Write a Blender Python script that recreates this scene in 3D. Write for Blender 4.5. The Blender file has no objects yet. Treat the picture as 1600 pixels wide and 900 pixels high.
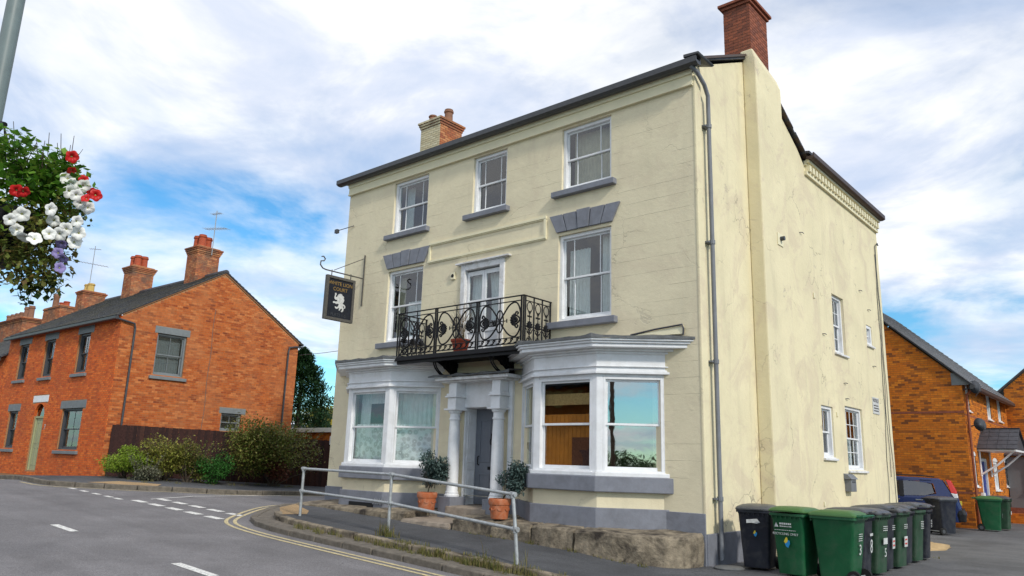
import bpy, bmesh, math, random
from mathutils import Vector, Matrix
from mathutils import noise as mnoise
from mathutils.geometry import tessellate_polygon
RAD = math.radians
rnd = random.Random(11)
sc = bpy.context.scene
col = sc.collection

# ---------------------------------------------------------------- camera
YAW, PITCH, ROLL, FPX = -0.71587738, 0.22734107, 0.03049636, 1184.61
CAM = Vector((6.3948, -12.6468, 1.6543))
_f = Vector((math.sin(YAW)*math.cos(PITCH), math.cos(YAW)*math.cos(PITCH), math.sin(PITCH)))
_r = Vector((math.cos(YAW), -math.sin(YAW), 0))
_u = _r.cross(_f)
_r2 = _r*math.cos(ROLL) + _u*math.sin(ROLL)
_u2 = -_r*math.sin(ROLL) + _u*math.cos(ROLL)
cd = bpy.data.cameras.new('camera')
cam = bpy.data.objects.new('camera', cd)
col.objects.link(cam)
cd.sensor_width = 36.0
cd.lens = FPX/1600*36.0
cd.clip_end = 3000
cam.matrix_world = Matrix((( _r2.x, _u2.x, -_f.x, CAM.x), (_r2.y, _u2.y, -_f.y, CAM.y), (_r2.z, _u2.z, -_f.z, CAM.z), (0, 0, 0, 1)))
sc.camera = cam

def pix(x, y, dist):
    """point seen at photo pixel (x, y), at a horizontal distance from the camera"""
    d = _r2*(x-800) + _u2*(450-y) + _f*FPX
    return CAM + d*(dist/math.hypot(d.x, d.y))

# ---------------------------------------------------------------- sky and sun
SUN = Vector((0.92, -0.26, 0.66)).normalized()
sc.view_settings.view_transform = 'Standard'
sc.view_settings.look = 'None'
sc.view_settings.exposure = 0.30
sc.view_settings.gamma = 1.0
sc.cycles.use_denoising = True
sc.cycles.max_bounces = 8
sc.cycles.transparent_max_bounces = 24
w = bpy.data.worlds.new('World')
sc.world = w
w.use_nodes = True
nt = w.node_tree
nt.nodes.clear()
def N(t, typ, **kw):
    n = t.nodes.new(typ)
    for k, v in kw.items():
        setattr(n, k, v)
    return n
def math_(t, op, a, b=None, c=None, clamp=False):
    n = N(t, 'ShaderNodeMath', operation=op, use_clamp=clamp)
    for i, v in enumerate((a, b, c)):
        if v is None: continue
        if isinstance(v, (int, float)): n.inputs[i].default_value = v
        else: t.links.new(v, n.inputs[i])
    return n.outputs[0]
def mixc(t, fac, a, b, mode='MIX'):
    n = N(t, 'ShaderNodeMix', data_type='RGBA', blend_type=mode)
    for i, v in ((0, fac), (6, a), (7, b)):
        if isinstance(v, (int, float)): n.inputs[i].default_value = v
        elif isinstance(v, tuple): n.inputs[i].default_value = v if len(v) == 4 else v+(1,)
        else: t.links.new(v, n.inputs[i])
    return n.outputs[2]
def noise(t, vec, scale, detail=4, rough=.55, dist=0, w=None):
    n = N(t, 'ShaderNodeTexNoise')
    n.inputs['Scale'].default_value = scale
    n.inputs['Detail'].default_value = detail
    n.inputs['Roughness'].default_value = rough
    n.inputs['Distortion'].default_value = dist
    if vec is not None: t.links.new(vec, n.inputs['Vector'])
    return n.outputs[0]
def ramp(t, fac, stops, interp='LINEAR'):
    n = N(t, 'ShaderNodeValToRGB')
    n.color_ramp.interpolation = interp
    el = n.color_ramp.elements
    while len(el) < len(stops): el.new(.5)
    for e, (p, c) in zip(el, stops):
        e.position = p
        e.color = (c, c, c, 1) if isinstance(c, (int, float)) else tuple(c)+(1,)
    t.links.new(fac, n.inputs[0])
    return n.outputs[0]

sky = N(nt, 'ShaderNodeTexSky', sky_type='NISHITA', sun_disc=False)
sky.sun_elevation = math.asin(SUN.z)
sky.sun_rotation = math.atan2(SUN.x, SUN.y)
sky.altitude = 0
sky.air_density = 1.0
sky.dust_density = 0.25
sky.ozone_density = 2.5
tc = N(nt, 'ShaderNodeTexCoord')
sep = N(nt, 'ShaderNodeSeparateXYZ')
nt.links.new(tc.outputs['Generated'], sep.inputs[0])
zc = math_(nt, 'MAXIMUM', sep.outputs[2], 0.0)
den = math_(nt, 'ADD', zc, 0.16)
cb = N(nt, 'ShaderNodeCombineXYZ')
nt.links.new(math_(nt, 'DIVIDE', sep.outputs[0], den), cb.inputs[0])
nt.links.new(math_(nt, 'DIVIDE', sep.outputs[1], den), cb.inputs[1])
mp = N(nt, 'ShaderNodeMapping')
mp.inputs['Location'].default_value = (3.1, 1.7, 0)
mp.inputs['Rotation'].default_value = (0, 0, RAD(35))
mp.inputs['Scale'].default_value = (1.0, 1.0, 1)
nt.links.new(cb.outputs[0], mp.inputs[0])
cl = noise(nt, mp.outputs[0], 1.05, 8, .56, .25)
big = noise(nt, mp.outputs[0], .42, 2, .5, .2)
dens = math_(nt, 'ADD', math_(nt, 'MULTIPLY', cl, .62), math_(nt, 'MULTIPLY', big, .42))
dens = math_(nt, 'ADD', dens, ramp(nt, zc, [(.0, 0.0), (.10, .02), (.34, .10), (.8, .12)]))
dens = math_(nt, 'SUBTRACT', dens, .068)
mask = ramp(nt, dens, [(.42, 0.0), (.48, .6), (.56, 1.0)])
shade = ramp(nt, noise(nt, mp.outputs[0], 1.9, 7, .58, .4), [(.33, (.50, .59, .76)), (.46, (.66, .71, .82)), (.58, (.94, .94, .94))])
hs = N(nt, 'ShaderNodeHueSaturation')
hs.inputs['Saturation'].default_value = 1.15
hs.inputs['Value'].default_value = 0.12
nt.links.new(sky.outputs[0], hs.inputs['Color'])
skyc = mixc(nt, mask, mixc(nt, 1.0, hs.outputs[0], (.66, 1.05, 1.12), 'MULTIPLY'), shade)
# below the horizon: dull ground tone
low = ramp(nt, sep.outputs[2], [(0.0, 1.0), (.004, 0.0)])
skyc = mixc(nt, low, skyc, (.16, .17, .15))
bg = N(nt, 'ShaderNodeBackground')
bg.inputs[1].default_value = 1.0
nt.links.new(skyc, bg.inputs[0])
wo = N(nt, 'ShaderNodeOutputWorld')
nt.links.new(bg.outputs[0], wo.inputs[0])

ld = bpy.data.lights.new('sun', 'SUN')
ld.energy = 2.1
ld.angle = RAD(5)
ld.color = (1.0, .94, .84)
sun = bpy.data.objects.new('sun', ld)
col.objects.link(sun)
sun.rotation_euler = SUN.to_track_quat('Z', 'Y').to_euler()
sun.location = (20, -10, 30)

# ---------------------------------------------------------------- materials
MATS = {}
def base_mat(name):
    m = bpy.data.materials.new(name)
    m.use_nodes = True
    t = m.node_tree
    MATS[name] = m
    return m, t, t.nodes['Principled BSDF']
def vscale(c, k): return tuple(min(1, x*k) for x in c)
def mat(name, c, rough=.7, var=.15, scale=4, bump=.0, bscale=60, metal=0, spec=.35, dirt=None, dscale=1.3, dcol=(.1, .09, .07), coord='Object'):
    m, t, p = base_mat(name)
    co = N(t, 'ShaderNodeTexCoord').outputs[coord]
    n1 = noise(t, co, scale, 6, .6)
    cc = mixc(t, ramp(t, n1, [(.3, 0.0), (.7, 1.0)]), vscale(c, 1-var), vscale(c, 1+var))
    if dirt:
        n2 = noise(t, co, dscale, 8, .65, .5)
        cc = mixc(t, math_(t, 'MULTIPLY', ramp(t, n2, [(.46, 0.0), (.66, 1.0)]), dirt), cc, dcol)
    t.links.new(cc, p.inputs['Base Color'])
    t.links.new(math_(t, 'ADD', math_(t, 'MULTIPLY', n1, .2), rough-.1), p.inputs['Roughness'])
    p.inputs['Metallic'].default_value = metal
    p.inputs['Specular IOR Level'].default_value = spec
    if bump:
        b = N(t, 'ShaderNodeBump')
        b.inputs['Strength'].default_value = bump
        b.inputs['Distance'].default_value = .02
        t.links.new(noise(t, co, bscale, 5, .6), b.inputs['Height'])
        t.links.new(b.outputs[0], p.inputs['Normal'])
    return m
def island(name, stops, rough=.8, var=.2, scale=20, bump=.2, bscale=90, leaf=0, spec=.25, patch=None):
    """colour differs from piece to piece"""
    m, t, p = base_mat(name)
    g = N(t, 'ShaderNodeNewGeometry')
    oi = N(t, 'ShaderNodeObjectInfo')
    r = math_(t, 'FRACT', math_(t, 'ADD', g.outputs['Random Per Island'], oi.outputs['Random']))
    k = len(stops)
    cc = ramp(t, r, [(i/max(1, k-1), c) for i, c in enumerate(stops)])
    co = N(t, 'ShaderNodeTexCoord').outputs['Object']
    n1 = noise(t, co, scale, 4, .6)
    cc = mixc(t, 1.0, cc, ramp(t, n1, [(.3, 1-var), (.7, 1+var)]), 'MULTIPLY')
    if patch:
        cc = mixc(t, ramp(t, noise(t, co, patch[1], 4, .6), [(.45, 0.0), (.65, patch[2])]), cc, patch[0])
    t.links.new(cc, p.inputs['Base Color'])
    p.inputs['Roughness'].default_value = rough
    p.inputs['Specular IOR Level'].default_value = spec
    if bump:
        b = N(t, 'ShaderNodeBump')
        b.inputs['Strength'].default_value = bump
        b.inputs['Distance'].default_value = .01
        t.links.new(noise(t, co, bscale, 3, .6), b.inputs['Height'])
        t.links.new(b.outputs[0], p.inputs['Normal'])
    if leaf:
        tr = N(t, 'ShaderNodeBsdfTranslucent')
        t.links.new(cc, tr.inputs[0])
        mx = N(t, 'ShaderNodeMixShader')
        mx.inputs[0].default_value = leaf
        t.links.new(p.outputs[0], mx.inputs[1])
        t.links.new(tr.outputs[0], mx.inputs[2])
        t.links.new(mx.outputs[0], t.nodes['Material Output'].inputs[0])
    return m

def render_mat(name, c, course=.30, scored=True, stain=.5):
    """painted render: scored courses, hairline cracks, patchy repairs"""
    m, t, p = base_mat(name)
    co = N(t, 'ShaderNodeTexCoord').outputs['Object']
    n1 = noise(t, co, .9, 8, .62, .4)
    cc = mixc(t, ramp(t, n1, [(.3, 0.0), (.7, 1.0)]), vscale(c, .90), vscale(c, 1.05))
    # streaks running down
    mp = N(t, 'ShaderNodeMapping')
    mp.inputs['Scale'].default_value = (2.2, 2.2, .22)
    t.links.new(co, mp.inputs[0])
    n2 = noise(t, mp.outputs[0], 1.4, 7, .65, .3)
    cc = mixc(t, math_(t, 'MULTIPLY', ramp(t, n2, [(.55, 0.0), (.8, 1.0)]), stain*.55), cc, (.46, .41, .29))
    # small flaking patches
    n3 = noise(t, co, 2.1, 9, .72, .6)
    n3b = noise(t, co, .5, 2, .5)
    pat = math_(t, 'MULTIPLY', ramp(t, n3, [(.605, 0.0), (.63, 1.0)]), ramp(t, n3b, [(.48, 0.0), (.6, 1.0)]))
    cc = mixc(t, math_(t, 'MULTIPLY', pat, stain*.7), cc, (.50, .44, .34))
    n4 = noise(t, co, .8, 6, .7, 1.0)
    cc = mixc(t, math_(t, 'MULTIPLY', ramp(t, n4, [(.50, 0.0), (.60, 1.0)]), stain*.5), cc, (.60, .50, .37))
    # hairline cracks
    vn = N(t, 'ShaderNodeTexVoronoi', feature='DISTANCE_TO_EDGE')
    vn.inputs['Scale'].default_value = .55
    dist = N(t, 'ShaderNodeVectorMath', operation='ADD')
    nz = N(t, 'ShaderNodeTexNoise')
    nz.inputs['Scale'].default_value = 2.5
    nz.inputs['Detail'].default_value = 6
    t.links.new(co, nz.inputs['Vector'])
    sc_ = N(t, 'ShaderNodeVectorMath', operation='SCALE')
    sc_.inputs['Scale'].default_value = .7
    t.links.new(nz.outputs['Color'], sc_.inputs[0])
    t.links.new(co, dist.inputs[0])
    t.links.new(sc_.outputs[0], dist.inputs[1])
    t.links.new(dist.outputs[0], vn.inputs['Vector'])
    crack = math_(t, 'MULTIPLY', ramp(t, vn.outputs[0], [(.0, 1.0), (.007, 0.0)]), ramp(t, noise(t, co, .7, 3, .5), [(.5, 0.0), (.62, 1.0)]))
    cc = mixc(t, math_(t, 'MULTIPLY', crack, .6*stain+.1), cc, (.25, .22, .16))
    h = math_(t, 'ADD', math_(t, 'MULTIPLY', noise(t, co, 9, 5, .6), .5), math_(t, 'MULTIPLY', noise(t, co, 70, 3, .6), .22))
    h = math_(t, 'SUBTRACT', h, math_(t, 'MULTIPLY', crack, .35))
    h = math_(t, 'SUBTRACT', h, math_(t, 'MULTIPLY', pat, .25))
    if scored:
        s2 = N(t, 'ShaderNodeSeparateXYZ')
        t.links.new(co, s2.inputs[0])
        wz = math_(t, 'ADD', s2.outputs[2], math_(t, 'MULTIPLY', noise(t, co, 1.5, 3), .03))
        fr = math_(t, 'FRACT', math_(t, 'DIVIDE', wz, course))
        ln = ramp(t, fr, [(.0, 1.0), (.03, 0.0)])
        ln = math_(t, 'MULTIPLY', ln, ramp(t, noise(t, co, 1.1, 5, .6), [(.42, 0.0), (.6, 1.0)]))
        h = math_(t, 'SUBTRACT', h, math_(t, 'MULTIPLY', ln, .5))
        cc = mixc(t, math_(t, 'MULTIPLY', ln, .2), cc, (.40, .36, .25))
    t.links.new(cc, p.inputs['Base Color'])
    p.inputs['Roughness'].default_value = .75
    p.inputs['Specular IOR Level'].default_value = .25
    b = N(t, 'ShaderNodeBump')
    b.inputs['Strength'].default_value = .45
    b.inputs['Distance'].default_value = .03
    t.links.new(h, b.inputs['Height'])
    t.links.new(b.outputs[0], p.inputs['Normal'])
    return m

def glass_mat(name, tint=(.86, .9, .9), refl=.05, wob=.12):
    m, t, p = base_mat(name)
    t.nodes.remove(p)
    tr = N(t, 'ShaderNodeBsdfTransparent')
    tr.inputs[0].default_value = tint+(1,)
    gl = N(t, 'ShaderNodeBsdfGlossy')
    gl.inputs['Roughness'].default_value = .015
    gl.inputs['Color'].default_value = (.95, .97, 1, 1)
    co = N(t, 'ShaderNodeTexCoord').outputs['Object']
    b = N(t, 'ShaderNodeBump')
    b.inputs['Strength'].default_value = wob
    b.inputs['Distance'].default_value = .02
    t.links.new(noise(t, co, 2.2, 2, .5), b.inputs['Height'])
    t.links.new(b.outputs[0], gl.inputs['Normal'])
    fr = N(t, 'ShaderNodeFresnel')
    fr.inputs[0].default_value = 1.5
    fac = math_(t, 'ADD', math_(t, 'MULTIPLY', fr.outputs[0], 1.15), refl, clamp=True)
    fac = math_(t, 'MULTIPLY', fac, math_(t, 'SUBTRACT', 1.0, N(t, 'ShaderNodeNewGeometry').outputs['Backfacing']))
    mx = N(t, 'ShaderNodeMixShader')
    t.links.new(fac, mx.inputs[0])
    t.links.new(tr.outputs[0], mx.inputs[1])
    t.links.new(gl.outputs[0], mx.inputs[2])
    t.links.new(mx.outputs[0], t.nodes['Material Output'].inputs[0])
    return m

def asphalt_mat(name, c, fine=260, patchy=.2):
    m, t, p = base_mat(name)
    co = N(t, 'ShaderNodeTexCoord').outputs['Object']
    a = noise(t, co, fine, 2, .7)
    b_ = noise(t, co, .7, 6, .62, .3)
    c_ = noise(t, co, 34, 4, .7)
    tm = N(t, 'ShaderNodeMapping'); tm.inputs['Scale'].default_value = (.06, .9, 1); t.links.new(co, tm.inputs[0])
    tr_ = noise(t, tm.outputs[0], 1.0, 4, .6, .4)
    cc = mixc(t, ramp(t, a, [(.35, 0.0), (.65, 1.0)]), vscale(c, .62), vscale(c, 1.45))
    cc = mixc(t, 1.0, cc, ramp(t, b_, [(.3, 1-patchy), (.7, 1+patchy)]), 'MULTIPLY')
    cc = mixc(t, 1.0, cc, ramp(t, c_, [(.3, .72), (.7, 1.28)]), 'MULTIPLY')
    cc = mixc(t, 1.0, cc, ramp(t, tr_, [(.35, .86), (.65, 1.1)]), 'MULTIPLY')
    vo = N(t, 'ShaderNodeTexVoronoi', feature='DISTANCE_TO_EDGE'); vo.inputs['Scale'].default_value = .35
    vm = N(t, 'ShaderNodeVectorMath', operation='ADD'); nz = N(t, 'ShaderNodeTexNoise'); nz.inputs['Scale'].default_value = 1.6; nz.inputs['Detail'].default_value = 5
    t.links.new(co, nz.inputs['Vector']); t.links.new(co, vm.inputs[0]); t.links.new(nz.outputs['Color'], vm.inputs[1]); t.links.new(vm.outputs[0], vo.inputs['Vector'])
    cc = mixc(t, math_(t, 'MULTIPLY', ramp(t, vo.outputs[0], [(0, 1.0), (.006, 0.0)]), ramp(t, b_, [(.5, 0.0), (.6, .6)])), cc, vscale(c, .4))
    t.links.new(cc, p.inputs['Base Color'])
    p.inputs['Roughness'].default_value = .88
    p.inputs['Specular IOR Level'].default_value = .3
    bu = N(t, 'ShaderNodeBump')
    bu.inputs['Strength'].default_value = .6
    bu.inputs['Distance'].default_value = .008
    t.links.new(math_(t, 'ADD', a, c_), bu.inputs['Height'])
    t.links.new(bu.outputs[0], p.inputs['Normal'])
    return m

def lace_mat(name):
    m, t, p = base_mat(name)
    co = N(t, 'ShaderNodeTexCoord').outputs['Object']
    v = N(t, 'ShaderNodeTexVoronoi', feature='F1')
    v.inputs['Scale'].default_value = 9
    t.links.new(co, v.inputs['Vector'])
    pat = ramp(t, v.outputs['Distance'], [(.12, 1.0), (.2, .6), (.45, .68), (.6, .98)])
    p.inputs['Base Color'].default_value = (.84, .87, .86, 1)
    p.inputs['Roughness'].default_value = .9
    tr = N(t, 'ShaderNodeBsdfTransparent')
    mx = N(t, 'ShaderNodeMixShader')
    t.links.new(math_(t, 'MULTIPLY', pat, .95), mx.inputs[0])
    t.links.new(tr.outputs[0], mx.inputs[1])
    t.links.new(p.outputs[0], mx.inputs[2])
    t.links.new(mx.outputs[0], t.nodes['Material Output'].inputs[0])
    return m

CREAM = (.78, .69, .42)
render_mat('cream_front', (.75, .67, .475), .30, True, .55)
render_mat('cream_side', (.755, .675, .455), .30, False, 1.0)
mat('cream_trim', (.77, .71, .50), .65, .05, 3, .1, 40)
mat('grey_paint', (.20, .21, .245), .6, .12, 5, .15, 30, dirt=.35, dscale=3, dcol=(.10, .10, .11))
mat('white_paint', (.76, .77, .79), .45, .05, 6, .06, 40, dirt=.25, dscale=3.5, dcol=(.45, .44, .40))
mat('white_worn', (.72, .72, .73), .6, .06, 7, .15, 60, dirt=.55, dscale=4, dcol=(.36, .33, .27))
mat('lead', (.10, .105, .11), .55, .3, 7, .4, 14, dirt=.4, dscale=5, dcol=(.2, .2, .19))
mat('black_iron', (.006, .006, .008), .55, .3, 12, .1, 80, spec=.3)
mat('gutter', (.045, .048, .055), .4, .25, 8, spec=.5)
mat('grey_pipe', (.17, .18, .20), .5, .12, 5)
mat('slate_edge', (.06, .06, .07), .6, .3, 9, .2, 40)
glass_mat('glass')
mat('interior', (.055, .05, .048), .9, .3, 3)
mat('curtain', (.74, .74, .72), .9, .1, 9)
mat('curtain_warm', (.50, .44, .33), .9, .1, 9)
lace_mat('lace')
glass_mat('film_glass', (.6, .62, .60), .36, .05)
mat('blind_grey', (.17, .18, .19), .9, .08, 9)
mat('wood_orange', (.48, .155, .016), .5, .2, 5)
mat('pelmet', (.42, .25, .10), .8, .3, 26)
mat('rug_red', (.10, .035, .025), .9, .5, 34)
mat('gutter_brown', (.075, .05, .04), .5, .2, 8)
mat('door_grey', (.15, .165, .195), .45, .08, 5, spec=.5)
mat('brass', (.12, .10, .05), .4, .2, 9, metal=.6)
mat('stone', (.24, .20, .145), .92, .4, 6, 1.0, 22, dirt=1.0, dscale=2.6, dcol=(.040, .032, .026))
mat('step_stone', (.30, .25, .20), .9, .2, 7, .5, 30, dirt=.4, dscale=4, dcol=(.12, .10, .08))
mat('kerb_stone', (.155, .135, .11), .9, .3, 8, .5, 40, dirt=.5, dscale=5, dcol=(.06, .055, .045))
asphalt_mat('asphalt', (.165, .158, .162), 110)
asphalt_mat('tarmac', (.078, .080, .086), 200, .3)
asphalt_mat('yard_tarmac', (.115, .115, .118), 220, .3)
asphalt_mat('tactile', (.36, .245, .13), 60, .15)
mat('road_white', (.78, .77, .73), .7, .08, 9, .2, 160, dirt=.9, dscale=28, dcol=(.2, .2, .2))
mat('road_yellow', (.60, .50, .27), .75, .1, 9, .2, 160, dirt=.9, dscale=24, dcol=(.17, .16, .15))
mat('galvanised', (.40, .42, .43), .45, .18, 14, .08, 60, metal=.35, dirt=.25, dscale=9, dcol=(.2, .19, .18))
mat('terracotta', (.42, .12, .045), .8, .22, 6, .2, 40, dirt=.3, dscale=6, dcol=(.5, .38, .28))
mat('pot_red', (.40, .07, .035), .6, .12, 6)
island('brick_facade', [(.58, .105, .022), (.70, .145, .026), (.46, .085, .024), (.76, .19, .038), (.62, .125, .022)], .85, .2, 9, .25, 60, patch=((.30, .075, .035), .7, .35))
island('brick_gable', [(.40, .098, .026), (.49, .135, .034), (.31, .070, .022), (.44, .108, .026), (.56, .19, .06), (.22, .05, .02)], .85, .2, 9, .25, 60, patch=((.48, .20, .085), .6, .35))
island('brick_orange', [(.60, .185, .020), (.50, .142, .018), (.66, .22, .026), (.57, .168, .020), (.55, .16, .02), (.19, .065, .024), (.62, .19, .022)], .85, .15, 9, .2, 60)
island('brick_chimney', [(.21, .072, .042), (.30, .095, .052), (.16, .058, .040), (.25, .08, .045)], .85, .25, 12, .3, 60)
island('brick_old', [(.42, .14, .055), (.30, .095, .05), (.50, .22, .10), (.36, .12, .05)], .9, .3, 10, .4, 50, patch=((.12, .09, .07), 2.0, .7))
island('brick_cream', [(.62, .55, .36), (.55, .48, .31), (.66, .60, .42)], .85, .25, 8, .4, 40, patch=((.20, .15, .11), 3.0, .6))
mat('mortar', (.38, .19, .09), .95, .2, 30, .3, 80)
mat('mortar_grey', (.30, .15, .05), .95, .2, 30, .3, 80)
mat('mortar_dark', (.20, .14, .11), .95, .2, 30, .3, 80)
mat('pot_clay', (.40, .075, .030), .75, .2, 9, dirt=.3, dscale=8, dcol=(.10, .06, .04))
mat('pot_buff', (.55, .38, .12), .75, .15, 9)
mat('pot_brown', (.24, .12, .075), .8, .2, 9)
island('slates', [(.085, .083, .085), (.12, .115, .11), (.065, .065, .07), (.10, .10, .105)], .6, .25, 7, .15, 40, patch=((.15, .13, .07), 1.3, .5))
island('slates_light', [(.17, .175, .185), (.22, .225, .235), (.14, .145, .15), (.19, .19, .20)], .55, .25, 7, .15, 40)
mat('dark_frame', (.055, .06, .07), .5, .1, 6, spec=.4)
mat('lintel_grey', (.185, .205, .215), .75, .12, 6, .2, 40)
mat('door_green', (.34, .35, .20), .6, .08, 5)
island('fence_wood', [(.030, .013, .012), (.045, .018, .015), (.024, .011, .011), (.055, .024, .018)], .8, .3, 14, .4, 50)
mat('green_plastic', (.006, .085, .030), .42, .15, 4, .05, 90, spec=.45, dirt=.3, dscale=5, dcol=(.07, .11, .07))
mat('lime_plastic', (.045, .125, .030), .42, .1, 4, .05, 90, spec=.45)
mat('dark_green_plastic', (.020, .060, .030), .5, .2, 5, .05, 90, spec=.4, dirt=.3, dscale=6, dcol=(.1, .1, .09))
mat('black_plastic', (.014, .016, .026), .45, .2, 5, .05, 90, spec=.4, dirt=.35, dscale=6, dcol=(.08, .08, .08))
mat('grey_lid', (.060, .062, .068), .4, .2, 5, spec=.5, dirt=.3, dscale=7, dcol=(.16, .16, .15))
mat('rubber', (.012, .012, .012), .8, .2, 20)
mat('print_white', (.58, .59, .58), .6, .1, 30, dirt=.6, dscale=14, dcol=(.3, .3, .3))
mat('print_blue', (.02, .25, .55), .6, .1, 20)
mat('print_yellow', (.65, .50, .05), .6, .1, 20)
mat('print_red', (.5, .06, .05), .6, .1, 20)
mat('gold_paint', (.32, .20, .055), .55, .25, 30, dirt=.4, dscale=20, dcol=(.08, .06, .03))
mat('sign_dark', (.010, .013, .022), .5, .2, 8)
mat('sign_frame', (.085, .080, .072), .6, .25, 20)
mat('print_dim', (.045, .05, .06), .6, .2, 30)
mat('pole_blue', (.020, .035, .06), .45, .2, 9)
mat('lamp_grey', (.15, .19, .19), .45, .15, 7, spec=.45)
mat('timber', (.10, .06, .035), .85, .25, 9, .3, 30)
# ---------------------------------------------------------------- geometry helpers
class B:
    def __init__(s): s.v = []; s.f = []
    def add(s, vs, fs):
        n = len(s.v); s.v += [tuple(v) for v in vs]; s.f += [tuple(i+n for i in f) for f in fs]; return s
    def hexa(s, c):  # 8 corners: bottom ring 0-3, top ring 4-7
        return s.add(c, [(0, 3, 2, 1), (4, 5, 6, 7), (0, 1, 5, 4), (1, 2, 6, 5), (2, 3, 7, 6), (3, 0, 4, 7)])
    def box(s, x0, x1, y0, y1, z0, z1):
        return s.hexa([(x0, y0, z0), (x1, y0, z0), (x1, y1, z0), (x0, y1, z0), (x0, y0, z1), (x1, y0, z1), (x1, y1, z1), (x0, y1, z1)])
    def fbox(s, F, u0, u1, d0, d1, z0, z1):  # box in a wall's own frame (u along, d outwards)
        return s.hexa([F(u0, d0, z0), F(u1, d0, z0), F(u1, d1, z0), F(u0, d1, z0), F(u0, d0, z1), F(u1, d0, z1), F(u1, d1, z1), F(u0, d1, z1)])
    def loft(s, rings, cap=True, closed=True):
        k = len(rings[0]); vs = [p for r in rings for p in r]; fs = []
        for i in range(len(rings)-1):
            for j in range(k if closed else k-1):
                a = i*k+j; b = i*k+(j+1) % k
                fs.append((a, b, b+k, a+k))
        if cap:
            fs.append(tuple(range(k-1, -1, -1))); fs.append(tuple((len(rings)-1)*k+j for j in range(k)))
        return s.add(vs, fs)
    def prism(s, poly, z0, z1):
        return s.loft([[(x, y, z0) for x, y in poly], [(x, y, z1) for x, y in poly]])
    def fprism(s, F, poly, d0, d1):  # polygon in (u, z) of a wall frame pushed from d0 to d1
        return s.loft([[F(u, d0, z) for u, z in poly], [F(u, d1, z) for u, z in poly]])
    def tube(s, pts, r, n=6, closed=False):
        pts = [Vector(p) for p in pts]; m = len(pts); rings = []
        up = None
        for i, p in enumerate(pts):
            a = pts[i-1] if (i or closed) else p
            b = pts[(i+1) % m] if (i < m-1 or closed) else p
            t = (b-a)
            if t.length < 1e-9: t = Vector((0, 0, 1))
            t.normalize()
            if up is None:
                up = Vector((0, 0, 1)) if abs(t.z) < .9 else Vector((1, 0, 0))
            x = up.cross(t)
            if x.length < 1e-6: x = Vector((1, .1, 0)).cross(t)
            x.normalize(); y = t.cross(x); up = y
            rr = r[i] if isinstance(r, (list, tuple)) else r
            rings.append([tuple(p + x*rr*math.cos(2*math.pi*k/n) + y*rr*math.sin(2*math.pi*k/n)) for k in range(n)])
        if closed: rings.append(rings[0]); return s.loft(rings, cap=False)
        return s.loft(rings)
    def lathe(s, prof, n=16, c=(0, 0, 0), cap=True):
        return s.loft([[(c[0]+r*math.cos(2*math.pi*k/n), c[1]+r*math.sin(2*math.pi*k/n), c[2]+z) for k in range(n)] for r, z in prof], cap=cap)
    def wall(s, F, u0, u1, z0, z1, holes, rev=.12):
        us = sorted({u0, u1, *[h[0] for h in holes], *[h[1] for h in holes]}); zs = sorted({z0, z1, *[h[2] for h in holes], *[h[3] for h in holes]})
        us = [u for u in us if u0-1e-6 <= u <= u1+1e-6]; zs = [z for z in zs if z0-1e-6 <= z <= z1+1e-6]
        for a, b in zip(us, us[1:]):
            for c, d in zip(zs, zs[1:]):
                if any(h[0] < (a+b)/2 < h[1] and h[2] < (c+d)/2 < h[3] for h in holes): continue
                s.add([F(a, 0, c), F(b, 0, c), F(b, 0, d), F(a, 0, d)], [(0, 1, 2, 3)])
        for h in holes:
            a, b, c, d = h[:4]
            for p, q in (((a, c), (a, d)), ((b, d), (b, c)), ((a, d), (b, d)), ((b, c), (a, c))):
                s.add([F(p[0], 0, p[1]), F(q[0], 0, q[1]), F(q[0], -rev, q[1]), F(p[0], -rev, p[1])], [(0, 1, 2, 3)])
        return s
def build(b, name, m, parent=None, smooth=False, bev=0, fix=True, label=None):
    me = bpy.data.meshes.new(name)
    me.from_pydata(b.v, [], b.f)
    if fix:
        bm = bmesh.new(); bm.from_mesh(me)
        bmesh.ops.recalc_face_normals(bm, faces=bm.faces)
        bm.to_mesh(me); bm.free()
    if smooth:
        me.polygons.foreach_set('use_smooth', [True]*len(me.polygons))
    me.materials.append(MATS[m])
    o = bpy.data.objects.new(name, me)
    col.objects.link(o)
    if parent is not None: attach(o, parent)
    if smooth and smooth != 'all':
        md = o.modifiers.new('split', 'EDGE_SPLIT'); md.split_angle = RAD(40)
    if bev:
        md = o.modifiers.new('bevel', 'BEVEL'); md.width = bev; md.segments = 2; md.limit_method = 'ANGLE'
    if label: o['label'] = label
    return o
def attach(o, parent):
    """mesh given in world (or in the parent's local) coordinates becomes a child"""
    o.parent = parent
    root = parent
    while root.parent: root = root.parent
    if root.get('_world'): o.matrix_parent_inverse = Matrix.Translation(-Vector(root['_world'])) if parent == root else Matrix.Identity(4)
def thing(name, label, cat, loc=(0, 0, 0), rz=0, group=None, world=False):
    o = bpy.data.objects.new(name, None)
    col.objects.link(o)
    o.empty_display_size = .2
    o.location = loc; o.rotation_euler = (0, 0, rz)
    o['label'] = label; o['category'] = cat
    if group: o['group'] = group
    if world: o['_world'] = list(loc)
    return o
def tag(o, label, cat, group=None):
    o['label'] = label; o['category'] = cat
    if group: o['group'] = group
    return o
def struct(o): o['kind'] = 'structure'; return o
def stuff(o): o['kind'] = 'stuff'; return o
def copy_tree(o, parent=None):
    c = o.copy(); col.objects.link(c); c.parent = parent
    for ch in list(o.children): copy_tree(ch, c)
    return c
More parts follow.
